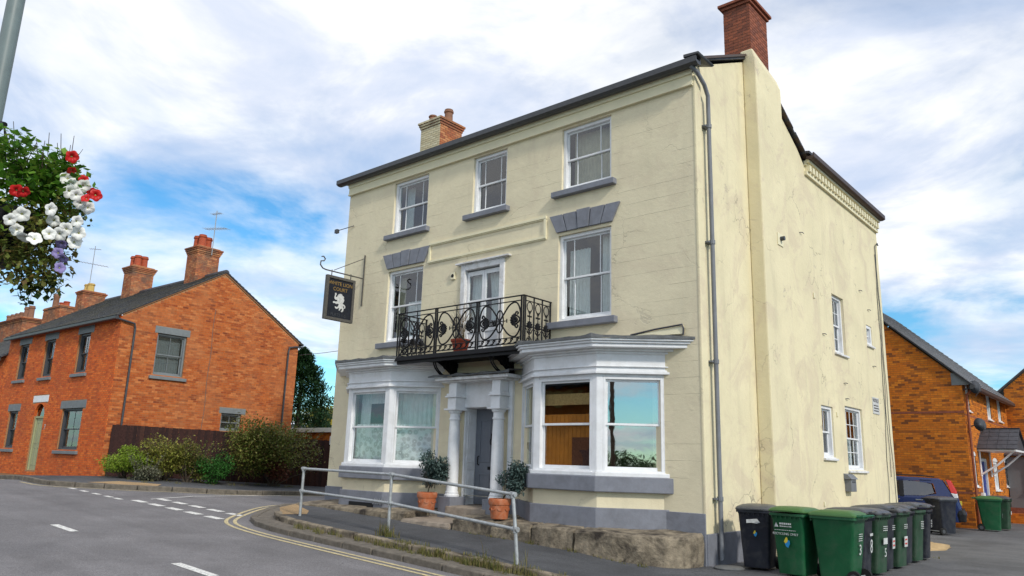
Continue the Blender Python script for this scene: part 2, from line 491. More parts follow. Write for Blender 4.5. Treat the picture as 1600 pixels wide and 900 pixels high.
def text_mesh(s, size, depth=.002, spacing=1.0):
    cu = bpy.data.curves.new('text', 'FONT'); cu.body = s; cu.size = size; cu.extrude = depth; cu.align_x = 'CENTER'; cu.space_character = spacing
    cu.resolution_u = 3
    o = bpy.data.objects.new('text', cu); col.objects.link(o)
    bpy.context.view_layer.update()
    me = bpy.data.meshes.new_from_object(o.evaluated_get(bpy.context.evaluated_depsgraph_get()))
    bpy.data.objects.remove(o); bpy.data.curves.remove(cu)
    return me
def lettering(s, size, m, parent, F, u, d, z, depth=.002, spacing=1.0, name='lettering'):
    """flat letters on a wall frame, centred at u, baseline z"""
    me = text_mesh(s, size, depth, spacing)
    for v in me.vertices:
        x, y, zz = v.co
        v.co = F(u+x, d+zz, z+y)
    me.materials.clear(); me.materials.append(MATS[m])
    o = bpy.data.objects.new(name, me); col.objects.link(o)
    if parent is not None: attach(o, parent)
    return o
FRONT = lambda u, d, z: (u, -d, z)          # wall in the plane y = 0
SIDE = lambda u, d, z: (d, u, z)            # wall in the plane x = 0
def off(F, du=0, dd=0, dz=0): return lambda u, d, z: F(u+du, d+dd, z+dz)

# ---------------------------------------------------------------- ground
def sm(a, b, x):
    t = min(max((x-a)/(b-a), 0), 1); return t*t*(3-2*t)
def g(X, Y):
    r = .04*max(-X, 0) if X > -21 else max(.84-.028*(-21-X), .2)
    return r - .033*max(0, min(Y+1.5, 14))*sm(9.5, 13, -X)
def sheet(poly, name, m, dz, skirt=0, step=1.0, parent=None, hf=g):
    bm = bmesh.new()
    bm.faces.new([bm.verts.new((x, y, 0)) for x, y in poly])
    xs = [p[0] for p in poly]; ys = [p[1] for p in poly]
    def cuts(lo, hi):
        k = math.ceil(lo/step)*step; out = []
        while k < hi:
            out.append(k); k += step if -40 < k < 40 else step*8
        return out
    for k in cuts(min(xs), max(xs)):
        bmesh.ops.bisect_plane(bm, geom=bm.verts[:]+bm.edges[:]+bm.faces[:], plane_co=(k, 0, 0), plane_no=(1, 0, 0))
    for k in cuts(min(ys), max(ys)):
        bmesh.ops.bisect_plane(bm, geom=bm.verts[:]+bm.edges[:]+bm.faces[:], plane_co=(0, k, 0), plane_no=(0, 1, 0))
    bmesh.ops.triangulate(bm, faces=bm.faces[:])
    bmesh.ops.recalc_face_normals(bm, faces=bm.faces)
    if sum(f.normal.z for f in bm.faces) < 0: bmesh.ops.reverse_faces(bm, faces=bm.faces[:])
    be = [e for e in bm.edges if e.is_boundary]
    for v in bm.verts: v.co.z = hf(v.co.x, v.co.y)+dz
    if skirt:
        r = bmesh.ops.extrude_edge_only(bm, edges=be)
        for v in r['geom']:
            if isinstance(v, bmesh.types.BMVert): v.co.z -= skirt
    me = bpy.data.meshes.new(name); bm.to_mesh(me); bm.free()
    me.materials.append(MATS[m])
    o = bpy.data.objects.new(name, me); col.objects.link(o)
    if parent: o.parent = parent
    return o
def offset_line(pts, d):
    out = []
    for i, p in enumerate(pts):
        a = Vector(pts[max(i-1, 0)]); b = Vector(pts[min(i+1, len(pts)-1)])
        t = (b-a).normalized(); n = Vector((-t.y, t.x))
        out.append((p[0]+n.x*d, p[1]+n.y*d))
    return out
def smooth_line(pts, k=4):
    out = []
    P = [Vector(p) for p in pts]
    for i in range(len(P)-1):
        p0, p1, p2, p3 = P[max(i-1, 0)], P[i], P[i+1], P[min(i+2, len(P)-1)]
        for j in range(k):
            t = j/k
            out.append(tuple(.5*((2*p1)+(p2-p0)*t+(2*p0-5*p1+4*p2-p3)*t*t+(3*p1-p0-3*p2+p3)*t**3)))
    out.append(tuple(P[-1])); return out
def band(line, d0, d1, name, m, dz, parent=None, hf=g):
    a = offset_line(line, d0); b_ = offset_line(line, d1); bb = B()
    for i in range(len(line)-1):
        q = [a[i], a[i+1], b_[i+1], b_[i]]
        bb.add([(x, y, hf(x, y)+dz) for x, y in q], [(0, 1, 2, 3)])
    return build(bb, name, m, parent, fix=False)
def plane_h(X, Y): return g(X, Y)

mat('grass_far', (.07, .10, .03), .95, .3, 3)
ground = struct(sheet([(-900, -900), (900, -900), (900, 900), (-900, 900)], 'ground', 'grass_far', -.45, step=4.0))
road = struct(sheet([(-140, -30), (60, -30), (60, 70), (-140, 70)], 'road', 'asphalt', -.13))
RZ = -.13
# pavement in front of the house: kerb from the right, round the corner, up the lane
KERB = [(34, -3.95), (10, -3.9), (0, -3.82), (-3, -3.76), (-5.8, -3.72), (-7.4, -3.66), (-8.5, -3.5), (-9.25, -3.2), (-10.0, -2.6), (-11.2, -1.4), (-12.2, -.1), (-12.7, 1.4), (-12.9, 4), (-13.0, 8), (-13.0, 24)]
KERB = [KERB[0], KERB[1], KERB[2]]+smooth_line(KERB[3:], 3)
def gp(X, Y):   # the pavement falls a little from the house to the kerb
    return g(X, Y) + .03*min(max(Y+3.6, 0), 2.6)*sm(.3, 2.5, -X)*sm(11.5, 9.5, -X)
inner = offset_line(KERB, -.62)
pav = struct(sheet(inner+[(-10.85, 24), (-10.85, .05), (-.03, .05), (34, .05)], 'pavement', 'tarmac', .035, skirt=.2, hf=gp))
lower = struct(band(KERB, -.14, -.66, 'kerb_ledge', 'kerb_stone', -.035))
yard = struct(sheet([(.0, .05), (34, .05), (34, 60), (-16, 60), (-16, 12.4), (.0, 12.4)], 'yard', 'yard_tarmac', .02, skirt=.2))
# separate kerb stones: road kerb and the old raised edging behind it
def stones(line, d0, d1, L, z0, z1, parent, hf=g, m='kerb_stone', jit=.012, lim=(-99, 99)):
    k = 0; acc = [0]
    for a, b in zip(line, line[1:]): acc.append(acc[-1]+math.dist(a, b))
    def at(s):
        s = min(max(s, 0), acc[-1]-1e-6)
        for i in range(len(acc)-1):
            if acc[i] <= s < acc[i+1]:
                t = (s-acc[i])/(acc[i+1]-acc[i]); p = Vector(line[i]).lerp(Vector(line[i+1]), t)
                d = (Vector(line[i+1])-Vector(line[i])).normalized(); return p, Vector((-d.y, d.x))
    s = 0
    while s < acc[-1]-L*.4:
        e = min(s+L*rnd.uniform(.85, 1.1), acc[-1])
        p, n = at(s+.012); q, n2 = at(e-.012)
        if lim[0] < p.x < lim[1]:
            j = rnd.uniform(-jit, jit); jz = rnd.uniform(-jit, jit)*.6
            c = [p+n*(d0+j), q+n2*(d0+j), q+n2*(d1+j), p+n*(d1+j)]
            zz = [hf(v.x, v.y) for v in c]
            b = B(); b.hexa([(v.x, v.y, h+z0) for v, h in zip(c, zz)]+[(v.x, v.y, h+z1+jz) for v, h in zip(c, zz)])
            build(b, 'kerb_stone', m, parent, bev=.02)
        s = e
stones(KERB, 0, -.15, .92, -.3, -.02, pav, lim=(-12.8, 12))
stones(KERB[2:], -.50, -.66, .8, -.2, .052, pav, hf=gp, m='stone', lim=(-8.9, 1.5))
# far pavement beyond the lane
FKERB = [(-120, -3.6), (-34, -3.9), (-26, -4.1), (-20, -4.2), (-18.7, -3.95), (-18.0, -3.25), (-17.1, -2.35), (-16.55, -1.4), (-16.2, -.4), (-16.1, 1.2), (-16.6, 3.9), (-17.3, 8), (-18.5, 24)]
FKERB = FKERB[:2]+smooth_line(FKERB[2:], 3)
pav2 = struct(sheet(offset_line(FKERB, .12)+[(-60, 24), (-120, 10)], 'pavement', 'tarmac', .0, skirt=.2))
stones(FKERB[1:], 0, .14, .92, -.3, .005, pav2, lim=(-34, -10))
# pavement on the camera's side of the street
pav3 = struct(sheet([(-120, -10.3), (50, -10.1), (50, -17), (-120, -17)], 'pavement', 'tarmac', .0, skirt=.2))
# coloured crossing patches
struct(sheet([(-8.75, -2.75), (-9.9, -2.05), (-10.9, -.9), (-9.9, -1.5), (-9.0, -1.85), (-8.5, -2.25)], 'crossing_paving', 'tactile', .041, hf=gp))
struct(sheet([(-18.35, -3.2), (-18.75, -2.1), (-17.6, -1.3), (-16.9, -1.75), (-17.5, -2.6)], 'crossing_paving', 'tactile', .006))
# markings
def mark(poly, name='road_marking', m='road_white', label=None):
    return struct(sheet(poly, name, m, RZ+.006, step=.5))
for x0, x1 in ((-9.92, -8.86), (-5.02, -3.85), (0, 1.1), (4.9, 6), (-19.9, -18.8)):
    mark([(x0, -6.96), (x1, -6.98), (x1, -6.83), (x0, -6.81)], 'centre_line')
for k in range(5):
    x = -14.22+.945*k
    mark([(x, -3.66), (x+.62, -3.66), (x+.62, -3.45), (x, -3.45)], 'give_way_mark')
    x = -14.5+.91*k
    mark([(x, -2.9), (x+.6, -2.9), (x+.6, -2.7), (x, -2.7)], 'give_way_mark')
for x in (-17.95, -17.1, -16.25, -15.45, -14.85):
    mark([(x, -3.86), (x+.42, -3.86), (x+.42, -3.72), (x, -3.72)], 'edge_mark')
struct(band(KERB[2:], .26, .34, 'yellow_line', 'road_yellow', RZ+.006))
struct(band(KERB[2:], .44, .52, 'yellow_line', 'road_yellow', RZ+.006))
struct(band(FKERB, -.16, -.24, 'yellow_line', 'road_yellow', RZ+.006))
struct(band([(-14.4, -3.05), (-14.75, -2.2), (-15.0, -1.6), (-15.4, -.4), (-15.75, .6), (-16.1, 2)], -.04, .04, 'edge_line', 'road_white', RZ+.006))
# ---------------------------------------------------------------- windows
def sash_window(parent, F, u0, u1, z0, z1, setback=.10, cols=(0, .2, .79, 1), rows=(2, 2), fm='white_paint', box=.075, split=.5, room=1.4, gl='glass', name='window', bars=.02, room_mat='interior', brows=1):
    """vertical sliding sash: frame, two sashes, panes, dark room behind.  F is the wall frame"""
    s = -setback
    b = B()
    for a in ((u0, u0+box, z0, z1), (u1-box, u1, z0, z1), (u0+box, u1-box, z1-box, z1), (u0+box, u1-box, z0, z0+box*.8)):
        b.fbox(F, a[0], a[1], s-.12, s+.03, a[2], a[3])
    b.fbox(F, u0-.02, u1+.02, s-.02, s+.075, z0-.045, z0+.012)
    win = build(b, name, fm, parent, bev=.006)
    a0, a1, c0, c1 = u0+box, u1-box, z0+box*.8, z1-box
    zm = c0+(c1-c0)*split
    for up in (0, 1):
        lo, hi = (c0, zm+.02) if not up else (zm-.02, c1)
        d = s-.03 if up else s-.065
        b = B()
        st = .042
        b.fbox(F, a0, a0+st, d-.03, d, lo, hi); b.fbox(F, a1-st, a1, d-.03, d, lo, hi)
        b.fbox(F, a0+st, a1-st, d-.03, d, hi-st, hi); b.fbox(F, a0+st, a1-st, d-.03, d, lo, lo+st*(1.0 if up else 1.5))
        p0, p1, q0, q1 = a0+st, a1-st, lo+st*(1.0 if up else 1.5), hi-st
        us = [p0+(p1-p0)*c for c in cols]
        nr = brows
        zs = [q0+(q1-q0)*k/nr for k in range(nr+1)]
        for u in us[1:-1]: b.fbox(F, u-bars/2, u+bars/2, d-.025, d-.003, q0, q1)
        for z in zs[1:-1]:
            for ua, ub in zip(us, us[1:]): b.fbox(F, ua+bars/2, ub-bars/2, d-.024, d-.004, z-bars/2, z+bars/2)
        build(b, 'sash', fm, win, bev=.004)
        for ua, ub in zip(us, us[1:]):
            for za, zb in zip(zs, zs[1:]):
                b = B(); b.fbox(F, ua+.001, ub-.001, d-.016, d-.012, za+.001, zb-.001)
                build(b, 'pane', gl, win)
    if room:
        room_box(win, F, u0-.35, u1+.35, z0-.25, z1+.2, s-.13, room, (u0, u1, z0, z1), room_mat)
    return win
def room_box(parent, F, u0, u1, z0, z1, d, depth, hole, m='interior'):
    b = B()
    P = lambda u, dd, z: F(u, dd, z)
    e = d-depth
    b.add([P(u0, e, z0), P(u1, e, z0), P(u1, e, z1), P(u0, e, z1)], [(0, 1, 2, 3)])
    b.add([P(u0, d, z0), P(u1, d, z0), P(u1, e, z0), P(u0, e, z0)], [(0, 1, 2, 3)])
    b.add([P(u0, d, z1), P(u1, d, z1), P(u1, e, z1), P(u0, e, z1)], [(0, 1, 2, 3)])
    b.add([P(u0, d, z0), P(u0, d, z1), P(u0, e, z1), P(u0, e, z0)], [(0, 1, 2, 3)])
    b.add([P(u1, d, z0), P(u1, d, z1), P(u1, e, z1), P(u1, e, z0)], [(0, 1, 2, 3)])
    if hole:
        b.wall(off(F, dd=d), u0, u1, z0, z1, [hole], rev=.001)
    return build(b, 'room', m, parent)
def curtain(parent, F, u0, u1, z0, z1, d, m='curtain', folds=7, amp=.03, gather=0, name='curtain'):
    """hanging cloth with folds; gather pulls the lower part to one side (+1 / -1)"""
    nu, nz = folds*6, 10
    vs = []; fs = []
    for j in range(nz+1):
        t = j/nz; z = z1+(z0-z1)*t
        for i in range(nu+1):
            k = i/nu
            s = 1-.55*abs(gather)*math.sin(min(t*1.4, 1)*math.pi/2)
            u = (u0+(u1-u0)*k*s) if gather <= 0 else (u1-(u1-u0)*(1-k)*s)
            vs.append(F(u, d+amp*math.sin(k*folds*2*math.pi+.6*math.sin(3*t))*(.6+.4*t), z))
    for j in range(nz):
        for i in range(nu):
            a = j*(nu+1)+i; fs.append((a, a+1, a+nu+2, a+nu+1))
    return build(B().add(vs, fs), name, m, parent, smooth='all')

# ---------------------------------------------------------------- the cream house
H = thing('cream_house', 'tall three storey cream painted house with iron balcony and two bay windows', 'house', (-5.4, 4, .3), world=True)
W0 = -10.93
DEPTH = 12.2
EAVE = 9.36
W3 = [(-8.95, -7.6), (-5.98, -4.88), (-3.24, -1.93)]
W2 = [(-8.98, -7.62), (-3.3, -1.93)]
BAL = (-6.1, -4.95)
holes = [(a, b, 7.57, 9.02) for a, b in W3]+[(a, b, 4.63, 6.53) for a, b in W2]
holes += [(BAL[0], BAL[1], 4.05, 6.22), (-5.88, -4.80, .70, 2.87)]
BAYS = [dict(xl=-10.25, cl=-9.3, cr=-7.72, xr=-6.75), dict(xl=-4.22, cl=-3.27, cr=-1.76, xr=-.76)]
for bd in BAYS: holes.append((bd['xl']+.25, bd['xr']-.25, 1.5, 3.34))
b = B().wall(FRONT, W0, 0, .93, EAVE, holes, .14)
b.wall(FRONT, W0, 0, -.25, .93, [(-5.88, -4.80, .70, .93)], .14)
build(b, 'front_wall', 'cream_front', H)
# side wall with the gable line of the roof
SH = [(7.5, 8.42, 4.72, 6.27), (10.36, 10.88, 5.30, 5.88), (6.2, 7.02, 2.02, 3.26), (7.95, 9.38, 1.75, 3.37)]
b = B().wall(SIDE, 0, DEPTH, -.25, EAVE, SH, .13)
b.add([SIDE(0, 0, EAVE), SIDE(6.0, 0, EAVE), SIDE(5.6, 0, 9.66), SIDE(3.05, 0, 10.98), SIDE(.0, 0, 9.5)], [(0, 1, 2, 3, 4)])
build(b, 'side_wall', 'cream_side', H)
b = B()
b.add([(W0, 0, -.2), (W0, DEPTH, -.2), (W0, DEPTH, EAVE), (W0, 6, EAVE), (W0, 3.05, 10.98), (W0, 0, EAVE+.1)], [(0, 1, 2, 3, 4, 5)])
b.add([(W0, DEPTH, -.2), (0, DEPTH, -.2), (0, DEPTH, EAVE), (W0, DEPTH, EAVE)], [(0, 1, 2, 3)])
build(b, 'rear_wall', 'cream_side', H)
# corner pier: slightly proud rounded edge of the front render
b = B().fbox(SIDE, -.012, .24, -.02, .045, .55, 9.3)
build(b, 'corner_pier', 'cream_side', H, bev=.02)
# plinth
for F, u0, u1, d1, z1 in ((FRONT, W0-.02, -10.25, .035, .93), (FRONT, -6.75, -6.2, .035, .93), (FRONT, -4.5, -4.2, .035, .93), (FRONT, -.78, .03, .035, .90), (SIDE, .0, 2.3, .055, .56)):
    build(B().fbox(F, u0, u1, -.05, d1, -.2, z1), 'plinth', 'grey_paint', H, bev=.01)
# eaves: fascia, moulding and gutter
b = B()
b.fbox(FRONT, W0-.02, .0, .0, .05, 9.10, 9.34)
b.fbox(FRONT, W0-.02, .0, .05, .085, 9.30, 9.40)
b.fbox(FRONT, W0-.02, .0, .0, .075, 9.07, 9.11)
build(b, 'eaves_moulding', 'cream_trim', H)
b = B()
pr = [(.09, 9.40), (.09, 9.54), (.12, 9.54), (.12, 9.46), (.26, 9.46), (.26, 9.54), (.29, 9.54), (.29, 9.42), (.22, 9.385), (.14, 9.385)]
b.loft([[(x, -d, z) for d, z in pr] for x in (W0-.34, .22)])
build(b, 'gutter', 'gutter', H)
b = B().fbox(FRONT, W0-.1, .1, .0, .09, 9.40, 9.52)
build(b, 'soffit', 'cream_trim', H)
# roof
b = B()
T = .05
def roofplane(b, p, q, r, s, t=.06):
    n = (Vector(q)-Vector(p)).cross(Vector(s)-Vector(p)).normalized()*t
    c = [Vector(v) for v in (p, q, r, s)]
    b.hexa([tuple(v) for v in c]+[tuple(v+n) for v in c])
roofplane(b, (W0-.1, -.2, 9.50), (.08, -.2, 9.50), (.08, 3.05, 11.03), (W0-.1, 3.05, 11.03))
roofplane(b, (W0-.1, 3.05, 11.03), (.08, 3.05, 11.03), (.08, 6.05, 9.55), (W0-.1, 6.05, 9.55))
roofplane(b, (.19, 5.9, 9.62), (.19, DEPTH+.04, 9.62), (-5.4, DEPTH+.04, 10.6), (-5.4, 5.9, 10.6))
roofplane(b, (-5.4, 5.9, 10.6), (-5.4, DEPTH+.25, 10.6), (W0-.2, DEPTH+.25, 9.58), (W0-.2, 5.9, 9.58))
roof = build(b, 'roof', 'slate_edge', H)
# verge tiles along the gable, each its own piece
for k in range(24):
    t0, t1 = k/24, (k+1)/24
    y0, y1 = 3.95+2.1*t0, 3.95+2.1*t1
    z0, z1 = 10.60-1.02*t0, 10.60-1.02*t1
    if k in (13, 14): continue
    b = B().hexa([(-.12, y0, z0-.03), (.11+rnd.uniform(-.015, .02), y0, z0-.035), (.11, y1+.02, z1-.05), (-.12, y1+.02, z1-.045)] + [(-.12, y0, z0+.03), (.11, y0, z0+.02), (.11, y1+.02, z1+.0), (-.12, y1+.02, z1+.01)])
    build(b, 'verge_tile', 'gutter_brown' if k % 3 else 'slate_edge', roof)
b = B()
roofplane(b, (-.05, .0, 9.62), (.12, .0, 9.62), (.12, 2.4, 10.78), (-.05, 2.4, 10.78), .05)
build(b, 'verge', 'gutter_brown', roof)
# rear eave: bed mould, dentils, gutter
b = B()
b.fbox(SIDE, 6.0, DEPTH, 0, .07, 9.10, 9.20)
b.fbox(SIDE, 6.0, DEPTH, 0, .06, 9.36, 9.48)
b.fbox(SIDE, 6.0, DEPTH, .06, .14, 9.42, 9.50)
build(b, 'rear_cornice', 'cream_trim', H)
for k in range(27):
    y = 6.08+k*.227
    b = B().fbox(SIDE, y, y+.125, .0, .13, 9.20, 9.36)
    build(b, 'dentil', 'cream_trim', H)
b = B()
b.loft([[(d+.0, y, z+.1) for d, z in pr] for y in (5.95, DEPTH+.06)])
build(b, 'gutter', 'gutter_brown', H)
# chimney breast on the side wall
b = B()
b.loft([[(0, 2.42, -.2), (.31, 2.42, -.2), (.31, 3.85, -.2), (0, 3.85, -.2)], [(0, 2.42, 10.70), (.31, 2.42, 10.70), (.31, 3.85, 10.45), (0, 3.85, 10.45)], [(-.05, 2.42, 10.95), (.24, 2.42, 10.95), (.24, 3.80, 10.70), (-.05, 3.80, 10.70)]])
build(b, 'chimney_breast', 'cream_side', H, bev=.03)

def bricks(F, u0, u1, z0, z1, holes=(), top=None, bl=.215, bh=.065, j=.010, proud=.006, back=.02, stag=True, ragged=.0015, d0=0):
    """list of brick boxes (u0,u1,z0,z1,d) laid in courses, cut round the openings"""
    out = []
    row = 0; z = z0
    while z+bh*.6 < z1:
        zt = min(z+bh, z1)
        cuts = [(u0, u1)]
        if top: cuts = [top(zt)] if top(zt) else []
        for h in holes:
            if h[2] < zt-.004 and h[3] > z+.004:
                nc = []
                for a, c in cuts:
                    if h[1] <= a or h[0] >= c: nc.append((a, c)); continue
                    if h[0] > a+.03: nc.append((a, h[0]))
                    if h[1] < c-.03: nc.append((h[1], c))
                cuts = nc
        for a, c in cuts:
            u = u0+(-(bl+j)/2 if (row % 2 and stag) else 0)
            k0 = math.floor((a-u)/(bl+j)); u += k0*(bl+j)
            while u < c-.02:
                s, e = max(u, a), min(u+bl, c)
                if e-s > .03: out.append((s, e, z, zt, d0+proud+rnd.uniform(-ragged, ragged)))
                u += bl+j
        row += 1; z += bh+j
    return out
def brick_geo(b, F, lst, back=.02):
    for s, e, z0, z1, d in lst:
        v = [F(s, -back, z0), F(e, -back, z0), F(e, -back, z1), F(s, -back, z1), F(s, d, z0), F(e, d, z0), F(e, d, z1), F(s, d, z1)]
        b.add(v, [(4, 5, 6, 7), (0, 1, 5, 4), (1, 2, 6, 5), (2, 3, 7, 6), (3, 0, 4, 7)])
def brick_parts(F, lst, parent, m, name='brick'):
    cache = {}
    for s, e, z0, z1, d in lst:
        key = (round(e-s, 3), round(z1-z0, 3))
        o0 = Vector(F(0, 0, 0))
        org = Vector(F(s, d, z0))
        if key not in cache:
            b = B()
            G = lambda u, dd, z: tuple(Vector(F(u, dd, z))-o0)
            brick_geo(b, G, [(0, e-s, 0, z1-z0, 0)], .03)
            me = build(b, 'brick', m); cache[key] = me.data; bpy.data.objects.remove(me)
        o = bpy.data.objects.new(name, cache[key]); col.objects.link(o)
        attach(o, parent)
        o.location = org
def chimney(parent, x0, x1, y0, y1, z0, z1, pots, mf='brick_chimney', ms=None, name='chimney', corbel=2, capw=.05, mort='mortar_dark', parts=True, bl=.215, potmat='pot_clay', cowl=True, local=True):
    """stack of single bricks: core, faces, corbelled head, pots"""
    b = B().box(x0, x1, y0, y1, z0-.3, z1)
    st = build(b, name, mort, parent)
    head = z1-.075*corbel
    SX = lambda u, d, z: (x1+d, u, z)
    FX = lambda u, d, z: (u, y0-d, z)
    LX = lambda u, d, z: (x0-d, u, z)
    bb = B()
    for F, a, c, m in ((FX, x0, x1, mf), (SX, y0, y1, ms or mf), (LX, y0, y1, ms or mf)):
        lst = bricks(F, a, c, z0, head-.01, bl=bl)
        if parts and F is not LX: brick_parts(F, lst, st, m)
        else:
            q = B(); brick_geo(q, F, lst); stuff(build(q, 'brickwork', m, st, fix=False))
    for k in range(corbel):
        o_ = capw*(k+1)
        q = B().box(x0-o_, x1+o_, y0-o_, y1+o_, head+.075*k, head+.075*k+.068)
        build(q, 'corbel_course', ms or mf, st, bev=.006)
        if ms: build(B().box(x0-o_+.004, x1+o_-.02, y0-o_-.006, y0-o_+.02, head+.075*k+.003, head+.075*k+.066), 'corbel_face', mf, st)
    q = B().box(x0-.02, x1+.02, y0-.02, y1+.02, z1, z1+.05)
    build(q, 'flaunching', 'mortar', st, bev=.03)
    for (px, py, h, r, pm) in pots:
        q = B().lathe([(r*1.05, 0), (r*1.0, .04), (r*.92, h*.75), (r*1.12, h*.8), (r*1.12, h*.9), (r*.95, h*.93), (r*.98, h), (r*.75, h), (r*.7, h*.6)], 14, (px, py, z1+.03))
        build(q, 'chimney_pot', pm, st, smooth=True)
    return st
c1 = chimney(H, -.42, .20, 2.45, 3.44, 10.78, 12.28, [(-.1, 2.8, .42, .13, 'pot_clay'), (-.1, 3.25, .42, .13, 'pot_clay')], corbel=2)
c2 = chimney(H, -10.70, -9.82, 2.35, 3.30, 10.9, 12.18, [(-10.45, 2.6, .26, .13, 'pot_brown'), (-10.1, 2.95, .50, .14, 'pot_brown')], mf='brick_cream', ms='brick_old', corbel=3, capw=.028)

# windows of the upper floors
for i, (a, c) in enumerate(W3):
    wn = sash_window(H, FRONT, a, c, 7.57, 9.02, .09, cols=(0, .2, .8, 1) if i != 2 else (0, .19, .78, 1))
    b = B().fbox(FRONT, a-.2, c+.13, -.03, .13, 7.40, 7.53)
    build(b, 'sill', 'grey_paint', wn, bev=.012)
    if i == 2: curtain(wn, FRONT, a+.1, c-.1, 7.6, 8.95, -.36, 'curtain_warm', 12, .012)
    elif i == 0: curtain(wn, FRONT, a+.1, a+.4, 7.6, 8.95, -.40, 'curtain', 4, .03)
for i, (a, c) in enumerate(W2):
    wn = sash_window(H, FRONT, a, c, 4.63, 6.53, .09, cols=(0, .2, .79, 1))
    b = B().fbox(FRONT, a-.2, c+.15, -.03, .13, 4.46, 4.60)
    build(b, 'sill', 'grey_paint', wn, bev=.012)
    if i == 1:
        curtain(wn, FRONT, a+.08, a+.62, 4.7, 6.25, -.34, 'curtain', 6, .035)
        curtain(wn, FRONT, c-.42, c-.06, 4.7, 6.45, -.32, 'curtain', 4, .035)
    else:
        curtain(wn, FRONT, a+.5, c-.06, 4.7, 5.7, -.34, 'curtain', 7, .025)
        curtain(wn, FRONT, a+.05, a+.35, 4.7, 6.4, -.36, 'curtain_warm', 3, .03)
    # splayed lintel of five stones
    cx = (a+c)/2; w0 = (c-a)/2+.04; w1 = (c-a)/2+.24
    for k in range(5):
        f0, f1 = -1+2*k/5, -1+2*(k+1)/5
        e = .012
        zt = 7.0+(.02 if k == 2 else 0); zb = 6.60-(.0 if k == 2 else 0)
        b = B().fprism(FRONT, [(cx+w0*f0+e*.6, zb), (cx+w0*f1-e*.6, zb), (cx+w1*f1-e, zt), (cx+w1*f0+e, zt)], -.02, .05+(.015 if k == 2 else 0))
        build(b, 'voussoir', 'grey_paint', H, bev=.008)
# long panel moulding between the floors
b = B()
for z, t in ((7.02, .05), (6.56, .05)):
    b.fbox(FRONT, -7.43, -3.63, 0, .05, z-t/2, z+t/2)
    b.fbox(FRONT, -7.43, -3.63, 0, .028, z-t, z-t/2)
b.fbox(FRONT, -3.69, -3.63, 0, .045, 6.59, 6.99); b.fbox(FRONT, -7.43, -7.37, 0, .03, 6.59, 6.99)
build(b, 'panel_moulding', 'cream_trim', H)
# side windows
for (a, c, z0, z1), st in zip(SH, ('tall', 'small', 'case', 'big')):
    if st == 'tall': wn = sash_window(H, SIDE, a, c, z0, z1, .10, cols=(0, .33, .67, 1), brows=2)
    elif st == 'big':
        wn = sash_window(H, SIDE, a, c, z0, z1, .08, cols=(0, .25, .5, .75, 1), brows=2)
        curtain(wn, SIDE, a+.1, c-.1, z0+.1, z0+.85, -.32, 'curtain', 9, .02)
    elif st == 'case':
        wn = sash_window(H, SIDE, a, c, z0, z1, .07, cols=(0, .5, 1))
    else: wn = sash_window(H, SIDE, a, c, z0, z1, .05, cols=(0, 1), box=.09)
    b = B().fbox(SIDE, a-.06, c+.06, -.02, .06, z0-.07, z0-.015)
    build(b, 'sill', 'white_worn', wn, bev=.01)

# french window to the balcony
a, c = BAL
b = B()
for r_ in ((a-.12, a+.02, 4.05, 6.28), (c-.02, c+.12, 4.05, 6.28), (a+.02, c-.02, 6.14, 6.28)):
    b.fbox(FRONT, r_[0], r_[1], -.12, .045, r_[2], r_[3])
fw = build(b, 'french_window', 'white_worn', H, bev=.01)
b = B().fbox(FRONT, a-.26, c+.30, .0, .11, 6.30, 6.335)
b.fbox(FRONT, a-.2, c+.2, .0, .07, 6.28, 6.30)
build(b, 'drip_hood', 'white_worn', fw)
for k in range(2):
    l0 = a+.03+k*.55; l1 = l0+.54
    b = B(); st = .062
    b.fbox(FRONT, l0, l0+st, -.10, -.05, 4.08, 6.11); b.fbox(FRONT, l1-st, l1, -.10, -.05, 4.08, 6.11)
    for z0, z1 in ((6.0, 6.11), (5.33, 5.40), (4.62, 4.70), (4.08, 4.24)): b.fbox(FRONT, l0+st, l1-st, -.10, -.05, z0, z1)
    b.fbox(FRONT, l0+st, l1-st, -.085, -.07, 4.24, 4.62)
    build(b, 'door_leaf', 'white_paint', fw, bev=.006)
    for z0, z1 in ((5.40, 6.0), (4.70, 5.33)):
        q = B().fbox(FRONT, l0+st, l1-st, -.078, -.073, z0, z1); build(q, 'pane', 'glass', fw)
    curtain(fw, FRONT, l0+.02, l1-.02, 4.9 if k else 4.6, 6.08, -.22, 'curtain', 5, .025, gather=.35*(1 if k else -1))
room_box(fw, FRONT, a-.4, c+.4, 4.0, 6.4, -.14, 1.4, (a, c, 4.05, 6.2))

# ---------------------------------------------------------------- bay windows
def plan(bd, o):
    d = .75
    pts = [Vector((bd['xr'], 0)), Vector((bd['cr'], -d)), Vector((bd['cl'], -d)), Vector((bd['xl'], 0))]
    ns = []
    for p, q in zip(pts, pts[1:]):
        t = (q-p).normalized(); ns.append(Vector((-t.y, t.x)))   # outwards
    def isect(p, t, q, s):
        den = t.x*s.y-t.y*s.x; k = ((q.x-p.x)*s.y-(q.y-p.y)*s.x)/den; return p+t*k
    T = [(q-p) for p, q in zip(pts, pts[1:])]
    P0 = [p+n*o for p, n in zip(pts, ns)]
    a = isect(P0[0], T[0], Vector((0, .06)), Vector((1, 0)))
    b_ = isect(P0[0], T[0], P0[1], T[1]); c = isect(P0[1], T[1], P0[2], T[2])
    e = isect(P0[2], T[2], Vector((0, .06)), Vector((1, 0)))
    return [tuple(a), tuple(b_), tuple(c), tuple(e)]
def facet(p, q):
    p = Vector(p); q = Vector(q); t = (q-p).normalized(); n = Vector((t.y, -t.x))
    return lambda u, d, z: (p.x+t.x*u+n.x*d, p.y+t.y*u+n.y*d, z), (q-p).length
